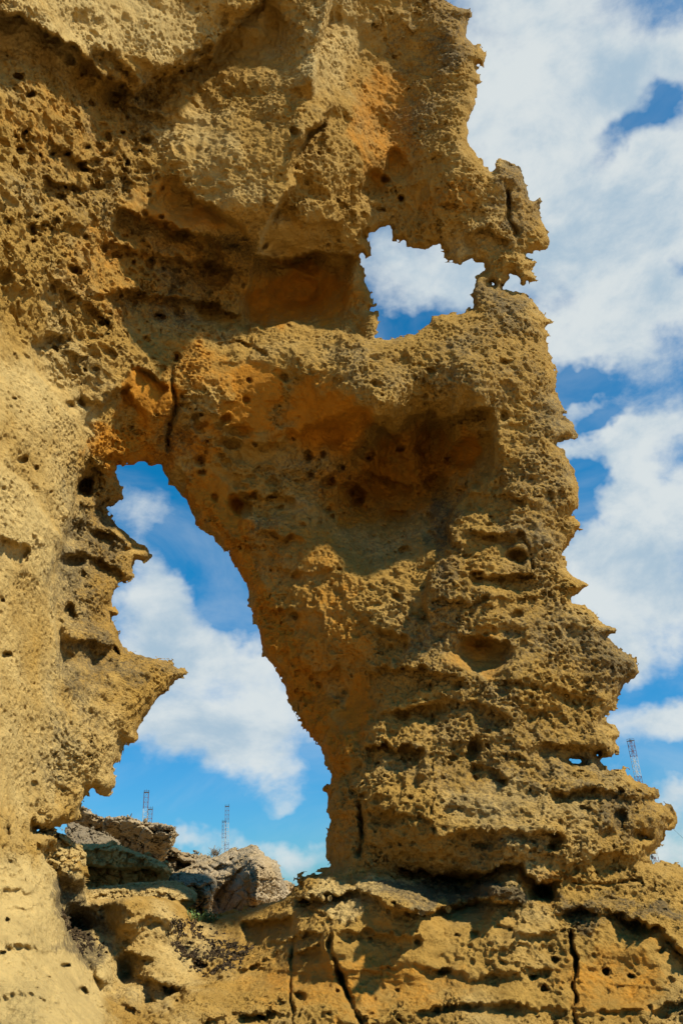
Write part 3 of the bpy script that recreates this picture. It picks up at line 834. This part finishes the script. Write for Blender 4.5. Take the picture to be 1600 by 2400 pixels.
#%% ROCK ARCH
def arch_fields(u0, u1, v0, v1, h):
    us = np.arange(u0, u1 + h * .5, h)
    vs = np.arange(v0, v1 + h * .5, h)
    U, V = np.meshgrid(us, vs, indexing='ij')
    S = np.full(U.shape, 1e6, np.float32)
    for pl in [SKY_RIGHT, HOLE, ARCH] + SMALL:
        S = np.minimum(S, -poly_sd(pl, U, V))
    S = S + 1.5                                                     # weathering eats this back
    Yf = coarse(lambda a, b: tps(CTRL, a, b, 2e-4), U, V, 3)
    Yf = np.clip(Yf, 2.3, 7.2)
    for (pts, up, dn, lu, ld) in LIPS:
        P = np.array(pts)
        R = 4 * max(lu, ld)
        i0, i1 = np.searchsorted(us, [P[:, 0].min() - R, P[:, 0].max() + R])
        j0, j1 = np.searchsorted(vs, [P[:, 1].min() - R, P[:, 1].max() + R])
        sl = (slice(i0, i1), slice(j0, j1))
        wob = vnoise(np.stack([U[sl].ravel() / 22, V[sl].ravel() / 22, np.full(U[sl].size, len(pts) * 3.7 + pts[0][0])], 1))
        wob = (wob * 9 + 6 * vnoise(np.stack([U[sl].ravel() / 9, V[sl].ravel() / 9, np.full(U[sl].size, 3.7 + pts[0][0])], 1))).reshape(U[sl].shape)
        amod = 0.75 + 0.6 * vnoise(np.stack([U[sl].ravel() / 60, V[sl].ravel() / 60, np.full(U[sl].size, 1.7 + pts[0][1])], 1)).reshape(U[sl].shape)
        d, sd_, tap = polyline(pts, U[sl], V[sl] + wob)
        s = sd_ * d
        f = sstep(-7, 7, s)
        Yf[sl] += 1.35 * tap * amod * (f * dn * np.exp(-d / ld) - (1 - f) * up * np.exp(-d / lu))
    for (pts, amp, sg) in CRACKS:
        P = np.array(pts)
        i0, i1 = np.searchsorted(us, [P[:, 0].min() - 60, P[:, 0].max() + 60])
        j0, j1 = np.searchsorted(vs, [P[:, 1].min() - 60, P[:, 1].max() + 60])
        sl = (slice(i0, i1), slice(j0, j1))
        wob = vnoise(np.stack([U[sl].ravel() / 30, V[sl].ravel() / 30, np.full(U[sl].size, 9.7)], 1)).reshape(U[sl].shape) * 8
        d, _, tap = polyline(pts, U[sl] + wob, V[sl])
        cm = 0.6 + 0.7 * vnoise(np.stack([U[sl].ravel() / 26, V[sl].ravel() / 26, np.full(U[sl].size, 21.7)], 1)).reshape(U[sl].shape)
        Yf[sl] += tap * amp * np.maximum(cm, 0.05) * np.exp(-(d / (0.75 * sg * (0.6 + 0.5 * cm))) ** 2)
    for (x, y, rx, ry, a) in PITS:
        i0, i1 = np.searchsorted(us, [x - 2 * rx, x + 2 * rx])
        j0, j1 = np.searchsorted(vs, [y - 2 * ry, y + 2 * ry])
        sl = (slice(i0, i1), slice(j0, j1))
        ang = np.arctan2(V[sl] - y, U[sl] - x)
        wv = 1 + .14 * np.sin(2 * ang + x) + .09 * np.sin(3 * ang + y)
        q = (((U[sl] - x) / rx) ** 2 + ((V[sl] - y) / ry) ** 2) / wv ** 2
        Yf[sl] += a * (1 - sstep(0.15, 1.25, q))
    rough = (1.0 - zones(SMOOTH, U, V)) * (0.8 + 0.2 * sstep(0, 45, S))
    return U, V, S, Yf, rough, zones(IRON_GLOW, U, V), zones(GREY, U, V), zones(STRATA, U, V), zones(COMB, U, V), zones(PALE, U, V)


AU0, AU1, AV0, AV1, AH = -130.0, 1720.0, -120.0, 2560.0, 4.2
U, V, S, Yf, rough, iron_glow, grey, strata, comb, pale = arch_fields(AU0, AU1, AV0, AV1, AH)
thick = np.full(U.shape, 1.25)
thick = np.where(V > 2080, 2.2, thick)
thick += 1.0 * sstep(250, -50, U)
thick -= 0.35 * zones([(1150, 640, 180, 130, 1.0)], U, V)
P, Q, PX = build_solid(AU0, AU1, AV0, AV1, AH, S, Yf, thick, 42.0, 0.22, rough, strata, comb, 1.0)
P, Q, PX = subdivide(P, Q, PX)
N = vnormals(P, Q)
Ar = sample(rough, AU0, AV0, AH, PX)
P = fine_relief(P, N, Ar * sstep(-2, 26, sample(np.minimum(S, 100.0), AU0, AV0, AH, PX)))
N = vnormals(P, Q)
attr = np.stack([sample(iron_glow, AU0, AV0, AH, PX), sample(grey, AU0, AV0, AH, PX), Ar, sample(pale, AU0, AV0, AH, PX)], 1)
FC = PX[Q].mean(1)
is_base = poly_sd(LEDGE, FC[:, 0], FC[:, 1]) > 0
OVERHANG = [(-400, 640), (100, 640), (300, 760), (430, 752), (600, 765), (870, 800), (1000, 770), (1170, 672), (2000, 660), (2000, -900), (-400, -900)]
is_top = ~is_base & (poly_sd(OVERHANG, FC[:, 0], FC[:, 1]) > 0)
is_wall = ~is_base & ~is_top & (FC[:, 0] < 450) & (poly_sd([(395, 1075), (402, 900), (412, 820), (430, 752), (300, 760), (100, 640), (-400, 640), (-400, 2400), (480, 2400), (480, 1075)], FC[:, 0], FC[:, 1]) > 0)
is_pil = ~is_base & ~is_top & ~is_wall
arch = empty("rock_arch", (0.4, 6.0, 0.0), "tall honeycombed ochre sandstone arch with two openings, a pitted pillar and spiky edges", "rock arch")
org = np.array(arch.location)
for nm, mk in (("overhang", is_top), ("cliff_wall", is_wall), ("pillar", is_pil)):
    mesh_obj(nm, P, Q[mk], SAND, attr, arch, N, org)
ledge = mesh_obj("rock_ledge", P, Q[is_base], SAND, attr, None, N, np.array([0.4, 4.8, 0.0]))
tag(ledge, "wide bedded ochre sandstone shelf with cracks and a hollow, under the arch's pillar", "rock ledge")
SURF = (P, N, PX)

#%% GROUND
def ground():
    n = 160
    t = np.linspace(-1, 1, n)
    r = np.sign(t) * (np.abs(t) ** 4 * 2500 + np.abs(t) * 14)
    X, Yg = np.meshgrid(r, r + 4.0, indexing='ij')
    far = np.hypot(X, Yg)
    p = np.stack([X.ravel(), Yg.ravel(), np.zeros(X.size)], 1)
    z = fbm((p / 1.7).astype(np.float32), 4) * 0.05 + fbm((p / 40).astype(np.float32), 3) * 0.8 * sstep(15, 60, far.ravel())
    p[:, 2] = z - 0.06
    i = np.arange(n * n).reshape(n, n)
    q = np.stack([i[:-1, :-1], i[1:, :-1], i[1:, 1:], i[:-1, 1:]], -1).reshape(-1, 4)
    at_ = np.tile(np.array([0.15, 0.0, 0.2, 0.4]), (n * n, 1))
    g = mesh_obj("ground", p, q, BEACH, at_)
    g['kind'] = 'structure'
    return g


ground()

#%% ROCKS BEYOND THE OPENING
def crop5(l, ox=180.0, oy=1880.0, k=3.015):
    return [(ox + x / k, oy + y / k) for x, y in l]


def rock(name, label, cat, outline, ctrl, thick, mat, lips=(), rough_v=0.7, iron_z=(), grey_v=0.4, strat=0.3, h=2.4, sc=1.0, seed=0.0, edge=26.0, edge_in=0.25, smooth_z=(), group=None, facet=1.0):
    o = np.array(outline)
    u0, v0 = o.min(0) - 14
    u1, v1 = o.max(0) + 14
    us = np.arange(u0, u1 + h * .5, h)
    vs = np.arange(v0, v1 + h * .5, h)
    U, V = np.meshgrid(us, vs, indexing='ij')
    S = poly_sd(outline, U, V) + 1.5
    Yf = np.clip(tps(ctrl, U, V, 1e-4), min(c[2] for c in ctrl) - .4, max(c[2] for c in ctrl) + .4)
    for (pts, up, dn, lu, ld) in lips:
        wob = vnoise(np.stack([U.ravel() / 12, V.ravel() / 12, np.full(U.size, pts[0][0])], 1)).reshape(U.shape) * 5
        d, s_, tap = polyline(pts, U, V + wob)
        f = sstep(-4, 4, s_ * d)
        Yf = Yf + tap * (f * dn * np.exp(-d / ld) - (1 - f) * up * np.exp(-d / lu))
    k = np.stack([U.ravel() + .4 * V.ravel(), V.ravel() * 1.3 - .3 * U.ravel(), np.full(U.size, seed * 31.0)], 1)
    for cell, amp in ((38.0, 0.30), (17.0, 0.12)):
        f1, f2, r = worley((k / cell).astype(np.float32))
        Yf = Yf + (amp * sc * facet * (r - .5)).reshape(U.shape) + (amp * .5 * sc * facet * np.exp(-((f2 - f1) / .05) ** 2)).reshape(U.shape)
    one = np.ones(U.shape)
    rough = rough_v * (1 - zones(smooth_z, U, V)) if smooth_z else rough_v * one
    irn = zones(iron_z, U, V) if iron_z else 0 * one
    P, Q, px = build_solid(u0, u1, v0, v1, h, S, Yf, thick * one, edge, edge_in, rough, strat * one, 0.3 * one, sc, seed)
    P, Q, px = subdivide(P, Q, px)
    N = vnormals(P, Q)
    A = sample(rough, u0, v0, h, px)
    P = fine_relief(P + seed, N, A, sc) - seed
    N = vnormals(P, Q)
    attr = np.stack([sample(irn, u0, v0, h, px), np.full(len(px), grey_v), A, np.full(len(px), 0.7 if grey_v < .2 else 0.35)], 1)
    org = np.array([P[:, 0].mean(), P[:, 1].mean(), P[:, 2].min()])
    ob = mesh_obj(name, P, Q, mat, attr, None, N, org)
    return tag(ob, label, cat, group)


rock("boulder", "flat-topped pale grey slab boulder with a cleft, jutting out highest behind the left opening", "boulder",
     crop5([(-60,45),(0,35),(40,40),(70,58),(110,84),(150,105),(180,112),(187,128),(196,116),(215,110),(250,115),(300,105),(345,112),(380,105),(390,128),(440,140),(500,150),(570,155),(640,165),(685,180),
      (700,225),(695,270),(675,310),(640,345),(600,400),(560,450),(600,1000),(-60,1000)]),
     [(160,1900,13.2),(240,1930,12.9),(330,1935,12.4),(400,1945,12.2),(400,1980,12.8),(340,1990,13.2),(250,1970,13.6),(170,1950,13.4),(160,2040,13.6),(340,2030,13.8)], 3.0, LIME,
     [(crop5([(190,240),(340,225),(440,225),(520,270)]), .1, .3, 20, 30), (crop5([(188,100),(187,170),(180,230)]), .1, .3, 10, 15)], .8, [(240,1920,60,20,.4)], .35, .3, 2.4, 1.6, 3.0, facet=.7)
rock("boulder", "dark grey sloping rock in front of the flat-topped slab boulder", "boulder",
     crop5([(-60,160),(20,165),(60,180),(120,200),(200,232),(280,272),(310,300),(340,345),(360,400),(380,960),(-60,960)]),
     [(170,1945,10.9),(220,1950,11.1),(275,1975,11.1),(180,1980,10.2),(260,1995,10.4),(200,2010,10.0)], 1.6, LIME, (), 1.0, (), .85, .3, 2.4, 1.2, 9.0)
rock("boulder", "long ochre rock shelf with a rough lip and a smooth shaded face beneath it", "boulder",
     crop5([(-80,330),(0,312),(60,300),(140,300),(220,302),(310,312),(380,342),(450,367),(520,392),(580,417),(630,447),(660,490),(655,530),(640,555),(650,1000),(-80,1000)]),
     [(160,1990,8.6),(250,1985,8.5),(330,2005,8.3),(395,2035,8.2),(200,2020,8.5),(300,2040,8.4),(250,2075,8.8),(370,2070,8.6),(160,2080,8.8),(300,2110,8.8)], 2.2, SAND,
     [(crop5([(-40,440),(60,455),(140,450),(240,465),(330,480),(430,470),(520,460),(600,500),(650,540)]), .12, .6, 50, 60), (crop5([(-20,345),(100,340),(260,345),(400,380),(520,420)]), .08, .06, 20, 40)],
     .8, [(280,2060,110,26,.45),(270,2015,100,14,.35)], .0, .1, 2.4, 1.0, 14.0, smooth_z=[(270,2062,120,26,.9),(270,2020,110,10,.5)], facet=.35)
rock("boulder", "olive brown rock in the gap between the flat-topped slab and the pointed boulder", "boulder",
     crop5([(560,380),(640,345),(672,318),(700,330),(730,355),(770,375),(830,372),(880,390),(920,405),(960,430),(980,1000),(560,1000)]),
     [(390,1995,15.4),(430,2003,15.0),(480,2012,15.2),(400,2040,14.6),(460,2040,14.6),(420,2080,14.6)], 2.0, LIME,
     [(crop5([(700,410),(760,420),(840,440)]), .2, .5, 20, 30)], .9, [(420,2030,60,30,.4)], .55, .5, 2.4, 1.6, 23.0)
rock("boulder", "big pointed grey boulder with an ochre front face, peak of the rocks beyond the opening", "boulder",
     crop5([(700,500),(760,475),(860,430),(940,405),(1000,385),(1040,360),(1060,352),(1085,335),(1120,320),(1132,345),(1150,335),(1180,325),(1205,318),(1230,303),(1270,310),(1290,340),(1315,358),(1330,385),(1350,390),
      (1375,410),(1400,420),(1425,455),(1432,490),(1450,550),(1480,600),(1500,650),(1480,760),(1400,1080),(950,1080),(900,700)]),
     [(440,2030,10.6),(500,2020,10.7),(560,2000,10.6),(590,1990,10.3),(540,2045,9.9),(500,2060,10.05),(580,2025,9.45),(605,2025,9.05),(540,2085,9.75),(510,2115,10.1),(570,2100,9.45),(603,2060,8.95),(600,2105,9.1),(490,2095,10.2),(550,2055,9.75),
      (640,2040,9.4),(655,2080,9.7),(625,2100,9.35),(665,2110,10.),(560,2180,9.4),(630,2010,9.7)], 1.9, LIME,
     [(crop5([(955,690),(1010,620),(1090,540),(1160,470),(1215,425),(1260,420)]), .10, .12, 20, 60), (crop5([(1275,735),(1280,640),(1290,540),(1285,470),(1265,430)]), .16, .0, 18, 40),
      (crop5([(850,470),(950,460),(1060,420),(1150,360)]), .08, .12, 15, 20), (crop5([(930,510),(1000,470),(1100,440),(1190,380)]), .06, .12, 15, 20)],
     .55, [(595,2080,14,40,.9),(580,2095,40,14,.4)], .3, .25, 2.2, 1.0, 31.0, facet=.42)
rock("boulder", "squat block with grey crusted top and ochre side, left of the pointed boulder", "boulder",
     crop5([(655,535),(690,510),(740,500),(800,505),(860,515),(895,512),(930,522),(980,548),(986,600),(960,650),(950,760),(940,1050),(700,1050),(650,600)]),
     [(410,2055,8.9),(470,2050,9.0),(500,2065,8.9),(420,2080,8.6),(460,2085,8.45),(495,2085,8.5),(480,2120,8.7),(430,2110,8.7)], 1.0, LIME,
     [(crop5([(660,590),(740,595),(830,605),(900,590),(985,560)]), .1, .22, 20, 40)], .6, [(480,2110,40,40,.8)], .45, .2, 2.2, 0.9, 40.0)
rock("boulder", "small brown rock at the right foot of the big pointed boulder", "boulder",
     crop5([(1440,560),(1465,558),(1490,562),(1515,575),(1535,592),(1560,640),(1560,1040),(1440,1040)]),
     [(660,2070,11.6),(685,2075,11.5),(665,2100,11.4),(690,2110,11.4)], 1.0, LIME, (), .8, [(675,2080,30,20,.4)], .3, .2, 2.0, 1.2, 47.0)
rock("rock_shelf", "low crumbly ochre shelf with round holes, under the long smooth-faced shelf", "rock ledge",
     crop5([(-20,640),(80,615),(180,605),(300,592),(380,580),(460,572),(520,575),(600,562),(660,566),(700,560),(740,580),(770,600),(810,620),(840,650),(846,690),(800,720),(770,740),(800,780),(820,1050),(-20,1050)]),
     [(180,2090,6.7),(260,2080,6.9),(330,2073,7.0),(400,2070,7.0),(455,2100,6.8),(200,2110,6.4),(300,2095,6.6),(380,2100,6.4),(430,2112,6.4),(300,2130,6.3),(400,2140,6.5),(220,2160,6.2)], 1.4, SAND,
     [(crop5([(420,650),(520,680),(640,690),(740,700),(845,690)]), .1, .25, 25, 30), (crop5([(80,640),(200,650),(320,640),(420,655)]), .05, .1, 15, 25)], 1.0, (), .0, .35, 2.4, 0.8, 52.0, facet=.6)
rock("boulder", "pale cream triangular rock tucked under the foot of the cliff wall", "boulder",
     [(78,1965),(88,1952),(100,1943),(115,1938),(128,1945),(136,1953),(153,1957),(166,1970),(186,1985),(200,2000),(200,2050),(70,2050)],
     [(85,1965,5.1),(115,1945,5.2),(150,1965,5.3),(185,1990,5.4),(100,1985,5.0),(150,2000,5.1),(120,2040,5.1)], .7, SAND, (), .5, (), .1, .1, 2.2, 0.7, 60.0, smooth_z=[(120,1970,60,30,.5)])

#%% MASTS
def banded():
    mt = bpy.data.materials.new("banded_paint")
    mt.use_nodes = True
    T = NT(mt.node_tree)
    bs = mt.node_tree.nodes['Principled BSDF']
    tc = T.node('ShaderNodeTexCoord')
    sp = T.node('ShaderNodeSeparateXYZ')
    T.link(sp.inputs[0], tc.outputs['Object'])
    fr = T.math('FRACT', T.math('DIVIDE', sp.outputs[2], -13.0))
    nz = T.noise(tc.outputs['Object'], 3.0, 3)
    red = T.mix(nz, (0.10, 0.022, 0.018, 1), (0.15, 0.035, 0.025, 1))
    wht = T.mix(nz, (0.42, 0.46, 0.44, 1), (0.52, 0.54, 0.50, 1))
    T.link(bs.inputs['Base Color'], T.mix(T.math('GREATER_THAN', fr, 0.5), red, wht))
    bs.inputs['Roughness'].default_value = 0.5
    return mt


PAINT = banded()
STEEL = bpy.data.materials.new("dark_steel")
STEEL.use_nodes = True
_t = NT(STEEL.node_tree)
_b = STEEL.node_tree.nodes['Principled BSDF']
_c = _t.node('ShaderNodeTexCoord')
_t.link(_b.inputs['Base Color'], _t.mix(_t.noise(_c.outputs['Object'], 6.0, 3), (0.05, 0.05, 0.05, 1), (0.11, 0.09, 0.08, 1)))
_b.inputs['Roughness'].default_value = 0.5
_b.inputs['Metallic'].default_value = 0.6


def bars(lst):
    """square bars between points -> verts, quads"""
    vs, qs = [], []
    for a, b, r in lst:
        a, b = np.array(a, float), np.array(b, float)
        d = (b - a) / np.linalg.norm(b - a)
        x = np.cross(d, [0, 0, 1.0] if abs(d[2]) < 0.9 else [1.0, 0, 0])
        x /= np.linalg.norm(x)
        y = np.cross(d, x)
        o = len(vs)
        for e in (a, b):
            for k in range(4):
                an = math.pi / 4 + k * math.pi / 2
                vs.append(e + r * (math.cos(an) * x + math.sin(an) * y))
        for k in range(4):
            qs.append((o + k, o + (k + 1) % 4, o + 4 + (k + 1) % 4, o + 4 + k))
        qs.append((o + 3, o + 2, o + 1, o))
        qs.append((o + 4, o + 5, o + 6, o + 7))
    return np.array(vs), np.array(qs)


def bar_obj(name, lst, mat, parent):
    v, q = bars(lst)
    o = mesh_obj(name, v, q, mat, None, parent)
    for p in o.data.polygons:
        p.use_smooth = False
    return o


def mast(px, py, wpx, Y, label, aerials, rot=0.35, bands=0):
    """lattice mast whose top stands at a photo pixel; built downward from its head"""
    top = at(px, py, Y)
    k = float(np.linalg.norm(top - CAM)) / FPX * 0.93
    w = wpx * k * 0.5
    H = top[2] + 6.0
    ro = empty("lattice_mast", (top[0], top[1], -6.0), label, "mast", "lattice masts beyond the rocks")
    ro.rotation_euler.z = rot
    c = [(-w, -w), (w, -w), (w, w), (-w, w)]
    hd = H - 1.2 * w
    r = 0.075 * w
    # local origin of each part sits at the head so the paint bands count from the top
    def part(name, lst, mat):
        l2 = [((a[0], a[1], a[2] - H), (b[0], b[1], b[2] - H), rr) for a, b, rr in lst]
        o = bar_obj(name, l2, mat, ro)
        o.location = (0, 0, H)
        return o
    for x, y in c:
        part("leg", [((x, y, 0), (x, y, hd), r * 1.25)], PAINT)
    br = []
    st = 2.1 * w
    n = int(hd / st)
    for i in range(n):
        z0, z1 = hd - i * st, hd - (i + 1) * st
        for j in range(4):
            a, b = c[j], c[(j + 1) % 4]
            br.append(((a[0], a[1], z0), (b[0], b[1], z0), r * 0.8))
            if (i + j) % 2:
                a, b = b, a
            br.append(((a[0], a[1], z0), (b[0], b[1], z1), r * 0.7))
    part("bracing", br, PAINT)
    e = 1.12 * w
    pl = [((-e, -e + 2 * e * t, hd + .04), (e, -e + 2 * e * t, hd + .04), 0.17 * w) for t in (0, .25, .5, .75, 1)]
    part("platform", pl, STEEL)
    rail = []
    for j in range(4):
        a, b = c[j], c[(j + 1) % 4]
        rail.append(((a[0] * 1.1, a[1] * 1.1, hd + .8 * w), (b[0] * 1.1, b[1] * 1.1, hd + .8 * w), r * .6))
        rail.append(((a[0] * 1.1, a[1] * 1.1, hd), (a[0] * 1.1, a[1] * 1.1, hd + .8 * w), r * .6))
    part("railing", rail, STEEL)
    for (ax, ay, hh) in aerials:
        part("aerial", [((ax * w, ay * w, hd), (ax * w, ay * w, hd + hh * w), r)], STEEL)
    return ro, w, H


mast(344, 1851, 10.0, 300, "taller of the two thin lattice masts behind the flat-topped slab boulder", [(0, 0, 1.5), (-1, -1, 1.1), (1, .8, 1.2)])
mast(353, 1891, 9.4, 300, "shorter lattice mast just right of the taller one behind the flat-topped slab", [(0, 0, 1.5), (1, -1, 1.4)], .3)
mast(532.5, 1885, 8.6, 310, "taller of the two lattice masts left of the big pointed boulder's peak", [(1, -1, 1.5), (-1, 0, 1.1)], .15)
mast(525.5, 1921.5, 8.0, 310, "shorter lattice mast overlapping the taller one by the pointed boulder", [(-1, -1, 1.4), (.5, 0, 1.1)], .2)
big, bw, bh = mast(1475, 1730, 10.6, 290, "leaning-looking lattice mast half hidden behind the arch's right spiky edge, with a guy wire", [(-.8, -.8, .9), (.8, .8, .9)], .3)
tp = np.array(big.location)
g0, g1, g2 = at(1497, 1868, 290.0), at(1640, 2003, 280.0), at(1527, 1992, 270.0)
g3 = at(1528, 2060, 268.0)
def rel(p):
    d = Vector(p) - Vector(tp)
    d.rotate(Matrix.Rotation(-big.rotation_euler.z, 3, 'Z'))
    return tuple(d)
bar_obj("guy_wire", [(rel(g0), rel(g1), 0.045)], STEEL, big)
bar_obj("guy_wire", [(rel(at(1526, 1960, 270.0)), rel(g3), 0.04)], STEEL, big)
ins = at(1527, 2008, 269.4)
bar_obj("insulator", [(rel(ins + np.array([0, 0, -.7])), rel(ins + np.array([0, 0, .7])), 0.22), (rel(ins + np.array([0, 0, -.25])), rel(ins + np.array([0, 0, .25])), 0.42)], STEEL, big)

#%% PLANTS AND DEBRIS
def leaf_mat(name, a, b):
    mt = bpy.data.materials.new(name)
    mt.use_nodes = True
    T = NT(mt.node_tree)
    bs = mt.node_tree.nodes['Principled BSDF']
    g = T.node('ShaderNodeNewGeometry')
    T.link(bs.inputs['Base Color'], T.mix(g.outputs['Random Per Island'], a, b))
    bs.inputs['Roughness'].default_value = 0.6
    return mt


GREEN = leaf_mat("leaf_green", (0.05, 0.11, 0.012, 1), (0.16, 0.22, 0.05, 1))
TWIG = leaf_mat("dry_twig", (0.16, 0.12, 0.07, 1), (0.28, 0.22, 0.14, 1))
rnd = random.Random(4)


def surf_near(px, py):
    """outermost rock surface point seen at a pixel"""
    d = np.hypot(SURF[2][:, 0] - px, SURF[2][:, 1] - py)
    i = np.argsort(d)[:24]
    r = np.linalg.norm(SURF[0][i] - CAM, axis=1)
    k = i[np.argmin(r)]
    return SURF[0][k], SURF[1][k]


def leafy(name, label, cat, spots, hmin, hmax, n, mat, wid):
    base = np.mean([p for p in spots], 0)
    ro = empty(name, base, label, cat)
    sv, lv, lq = [], [], []
    stems = []
    for p in spots:
        for _ in range(n):
            b = np.array(p) - base + np.array([rnd.uniform(-.02, .02), rnd.uniform(-.03, .03), -.01])
            hgt = rnd.uniform(hmin, hmax)
            t = b + np.array([rnd.uniform(-.5, .5) * hgt, rnd.uniform(-.5, .5) * hgt, hgt])
            stems.append((b, t, wid * .13))
            for k in range(4):
                f = (k + 1) / 4
                c = b + (t - b) * f
                an = rnd.uniform(0, 6.28)
                ln = wid * rnd.uniform(1.2, 2.2)
                d = np.array([math.cos(an), math.sin(an), rnd.uniform(.1, .9)])
                d /= np.linalg.norm(d)
                s = np.cross(d, [0, 0, 1.0]); s /= np.linalg.norm(s) + 1e-9
                o = len(lv)
                up = np.cross(s, d) * wid * .2
                lv += [c, c + d * ln * .5 + s * wid * .45 + up, c + d * ln, c + d * ln * .5 - s * wid * .45 + up]
                lq.append((o, o + 1, o + 2, o + 3))
    if mat is not TWIG:
        sv, sq = bars(stems)
        lq = [tuple(i + len(sv) for i in q) for q in lq]
        lv = list(sv) + lv
        lq = [tuple(q) for q in sq] + lq
        mesh_obj("foliage", np.array(lv), np.array(lq), mat, None, ro)
    else:
        tw = []
        for a, b, r in stems:
            for _ in range(5):
                f = rnd.uniform(.3, 1)
                c = a + (b - a) * f
                tw.append((c, c + np.array([rnd.uniform(-1, 1), rnd.uniform(-1, 1), rnd.uniform(.2, 1)]) * (hmax * .4), r * .7))
        bar_obj("foliage", stems + tw, TWIG, ro)
    return ro


leafy("leafy_plant", "small green leafy weed growing at the foot of the big pointed boulder", "plant", [surf_near(x, 2157 + rnd.uniform(-3, 4))[0] for x in range(446, 512, 3)], .035, .08, 2, GREEN, .016)
leafy("dry_bush", "tiny dry twiggy bush on the skyline left of the pointed boulder", "bush", [at(x, 2010, 13.5) for x in (497, 502, 507, 511)], .05, .16, 4, TWIG, .03)


def debris(name, label, poly, arcs, n):
    px = SURF[2]
    sd_ = poly_sd(poly, px[:, 0], px[:, 1])
    idx = np.nonzero(sd_ > 0)[0]
    r = np.linalg.norm(SURF[0][idx] - CAM, axis=1)
    # nearest layer only
    cell = (px[idx, 0] // 6).astype(int) * 1000 + (px[idx, 1] // 6).astype(int)
    o = np.lexsort((r, cell))
    first = np.ones(len(o), bool)
    cs = cell[o]
    near = {}
    for k in o:
        near.setdefault(cell[k], r[k])
    keep = np.array([r[k] < near[cell[k]] + 0.25 for k in range(len(idx))])
    idx = idx[keep]
    wgt = np.full(len(idx), 0.10)
    for (pts, sg, a) in arcs:
        d, _, _ = polyline(pts, px[idx, 0], px[idx, 1])
        wgt += a * np.exp(-(d / sg) ** 2)
    wgt *= sstep(0, 25, sd_[idx])
    pk = fbm((SURF[0][idx] * 9).astype(np.float32), 2)
    wgt *= sstep(-.25, .2, pk) + .05
    ch = rng.choice(len(idx), n, p=wgt / wgt.sum())
    vs, qs = [], []
    for k in ch:
        p, nn = SURF[0][idx[k]], SURF[1][idx[k]]
        s = 0.004 + 0.009 * rng.random() ** 2
        R = np.linalg.qr(rng.normal(size=(3, 3)))[0]
        b = np.array([[-1, -1, -1], [1, -1, -1], [1, 1, -1], [-1, 1, -1], [-1, -1, 1], [1, -1, 1], [1, 1, 1], [-1, 1, 1]], float)
        b = b * (1 + .5 * (rng.random((8, 3)) - .5)) * np.array([1.3, .8, .35])
        b[4:, :2] *= .6
        o = len(vs)
        vs += list(p + nn * s * .3 + (b @ R.T) * s)
        qs += [(o, o + 3, o + 2, o + 1), (o + 4, o + 5, o + 6, o + 7), (o, o + 1, o + 5, o + 4), (o + 1, o + 2, o + 6, o + 5), (o + 2, o + 3, o + 7, o + 6), (o + 3, o, o + 4, o + 7)]
    ob = mesh_obj(name, np.array(vs), np.array(qs), DARK)
    for p in ob.data.polygons:
        p.use_smooth = False
    ob['kind'] = 'stuff'
    return tag(ob, label, "debris")


DARK = leaf_mat("dark_fragments", (0.016, 0.011, 0.006, 1), (0.085, 0.055, 0.025, 1))
DARK.node_tree.nodes['Principled BSDF'].inputs['Roughness'].default_value = 0.85
DARK.node_tree.nodes['Principled BSDF'].inputs['Specular IOR Level'].default_value = 0.15
debris("debris", "black glinting fragments gathered in the hollow of the rock shelf", [(395, 2135), (470, 2150), (560, 2200), (620, 2200), (610, 2240), (560, 2285), (480, 2300), (410, 2250), (380, 2190)],
       [([(425, 2225), (470, 2237), (520, 2240), (560, 2225), (580, 2212)], 12, 2.2), ([(460, 2268), (500, 2275), (540, 2262)], 7, 1.0), ([(410, 2165), (450, 2200), (440, 2225)], 22, .35)], 1300)
debris("debris", "dark fragments strewn down the gully beside the sandy slope", [(128, 2120), (175, 2130), (215, 2160), (265, 2230), (240, 2260), (195, 2260), (160, 2200), (140, 2150)],
       [([(135, 2135), (160, 2165), (185, 2200), (205, 2205)], 14, 1.5), ([(165, 2215), (185, 2235)], 8, .8)], 420)

print("verts", len(P), "quads", len(Q))
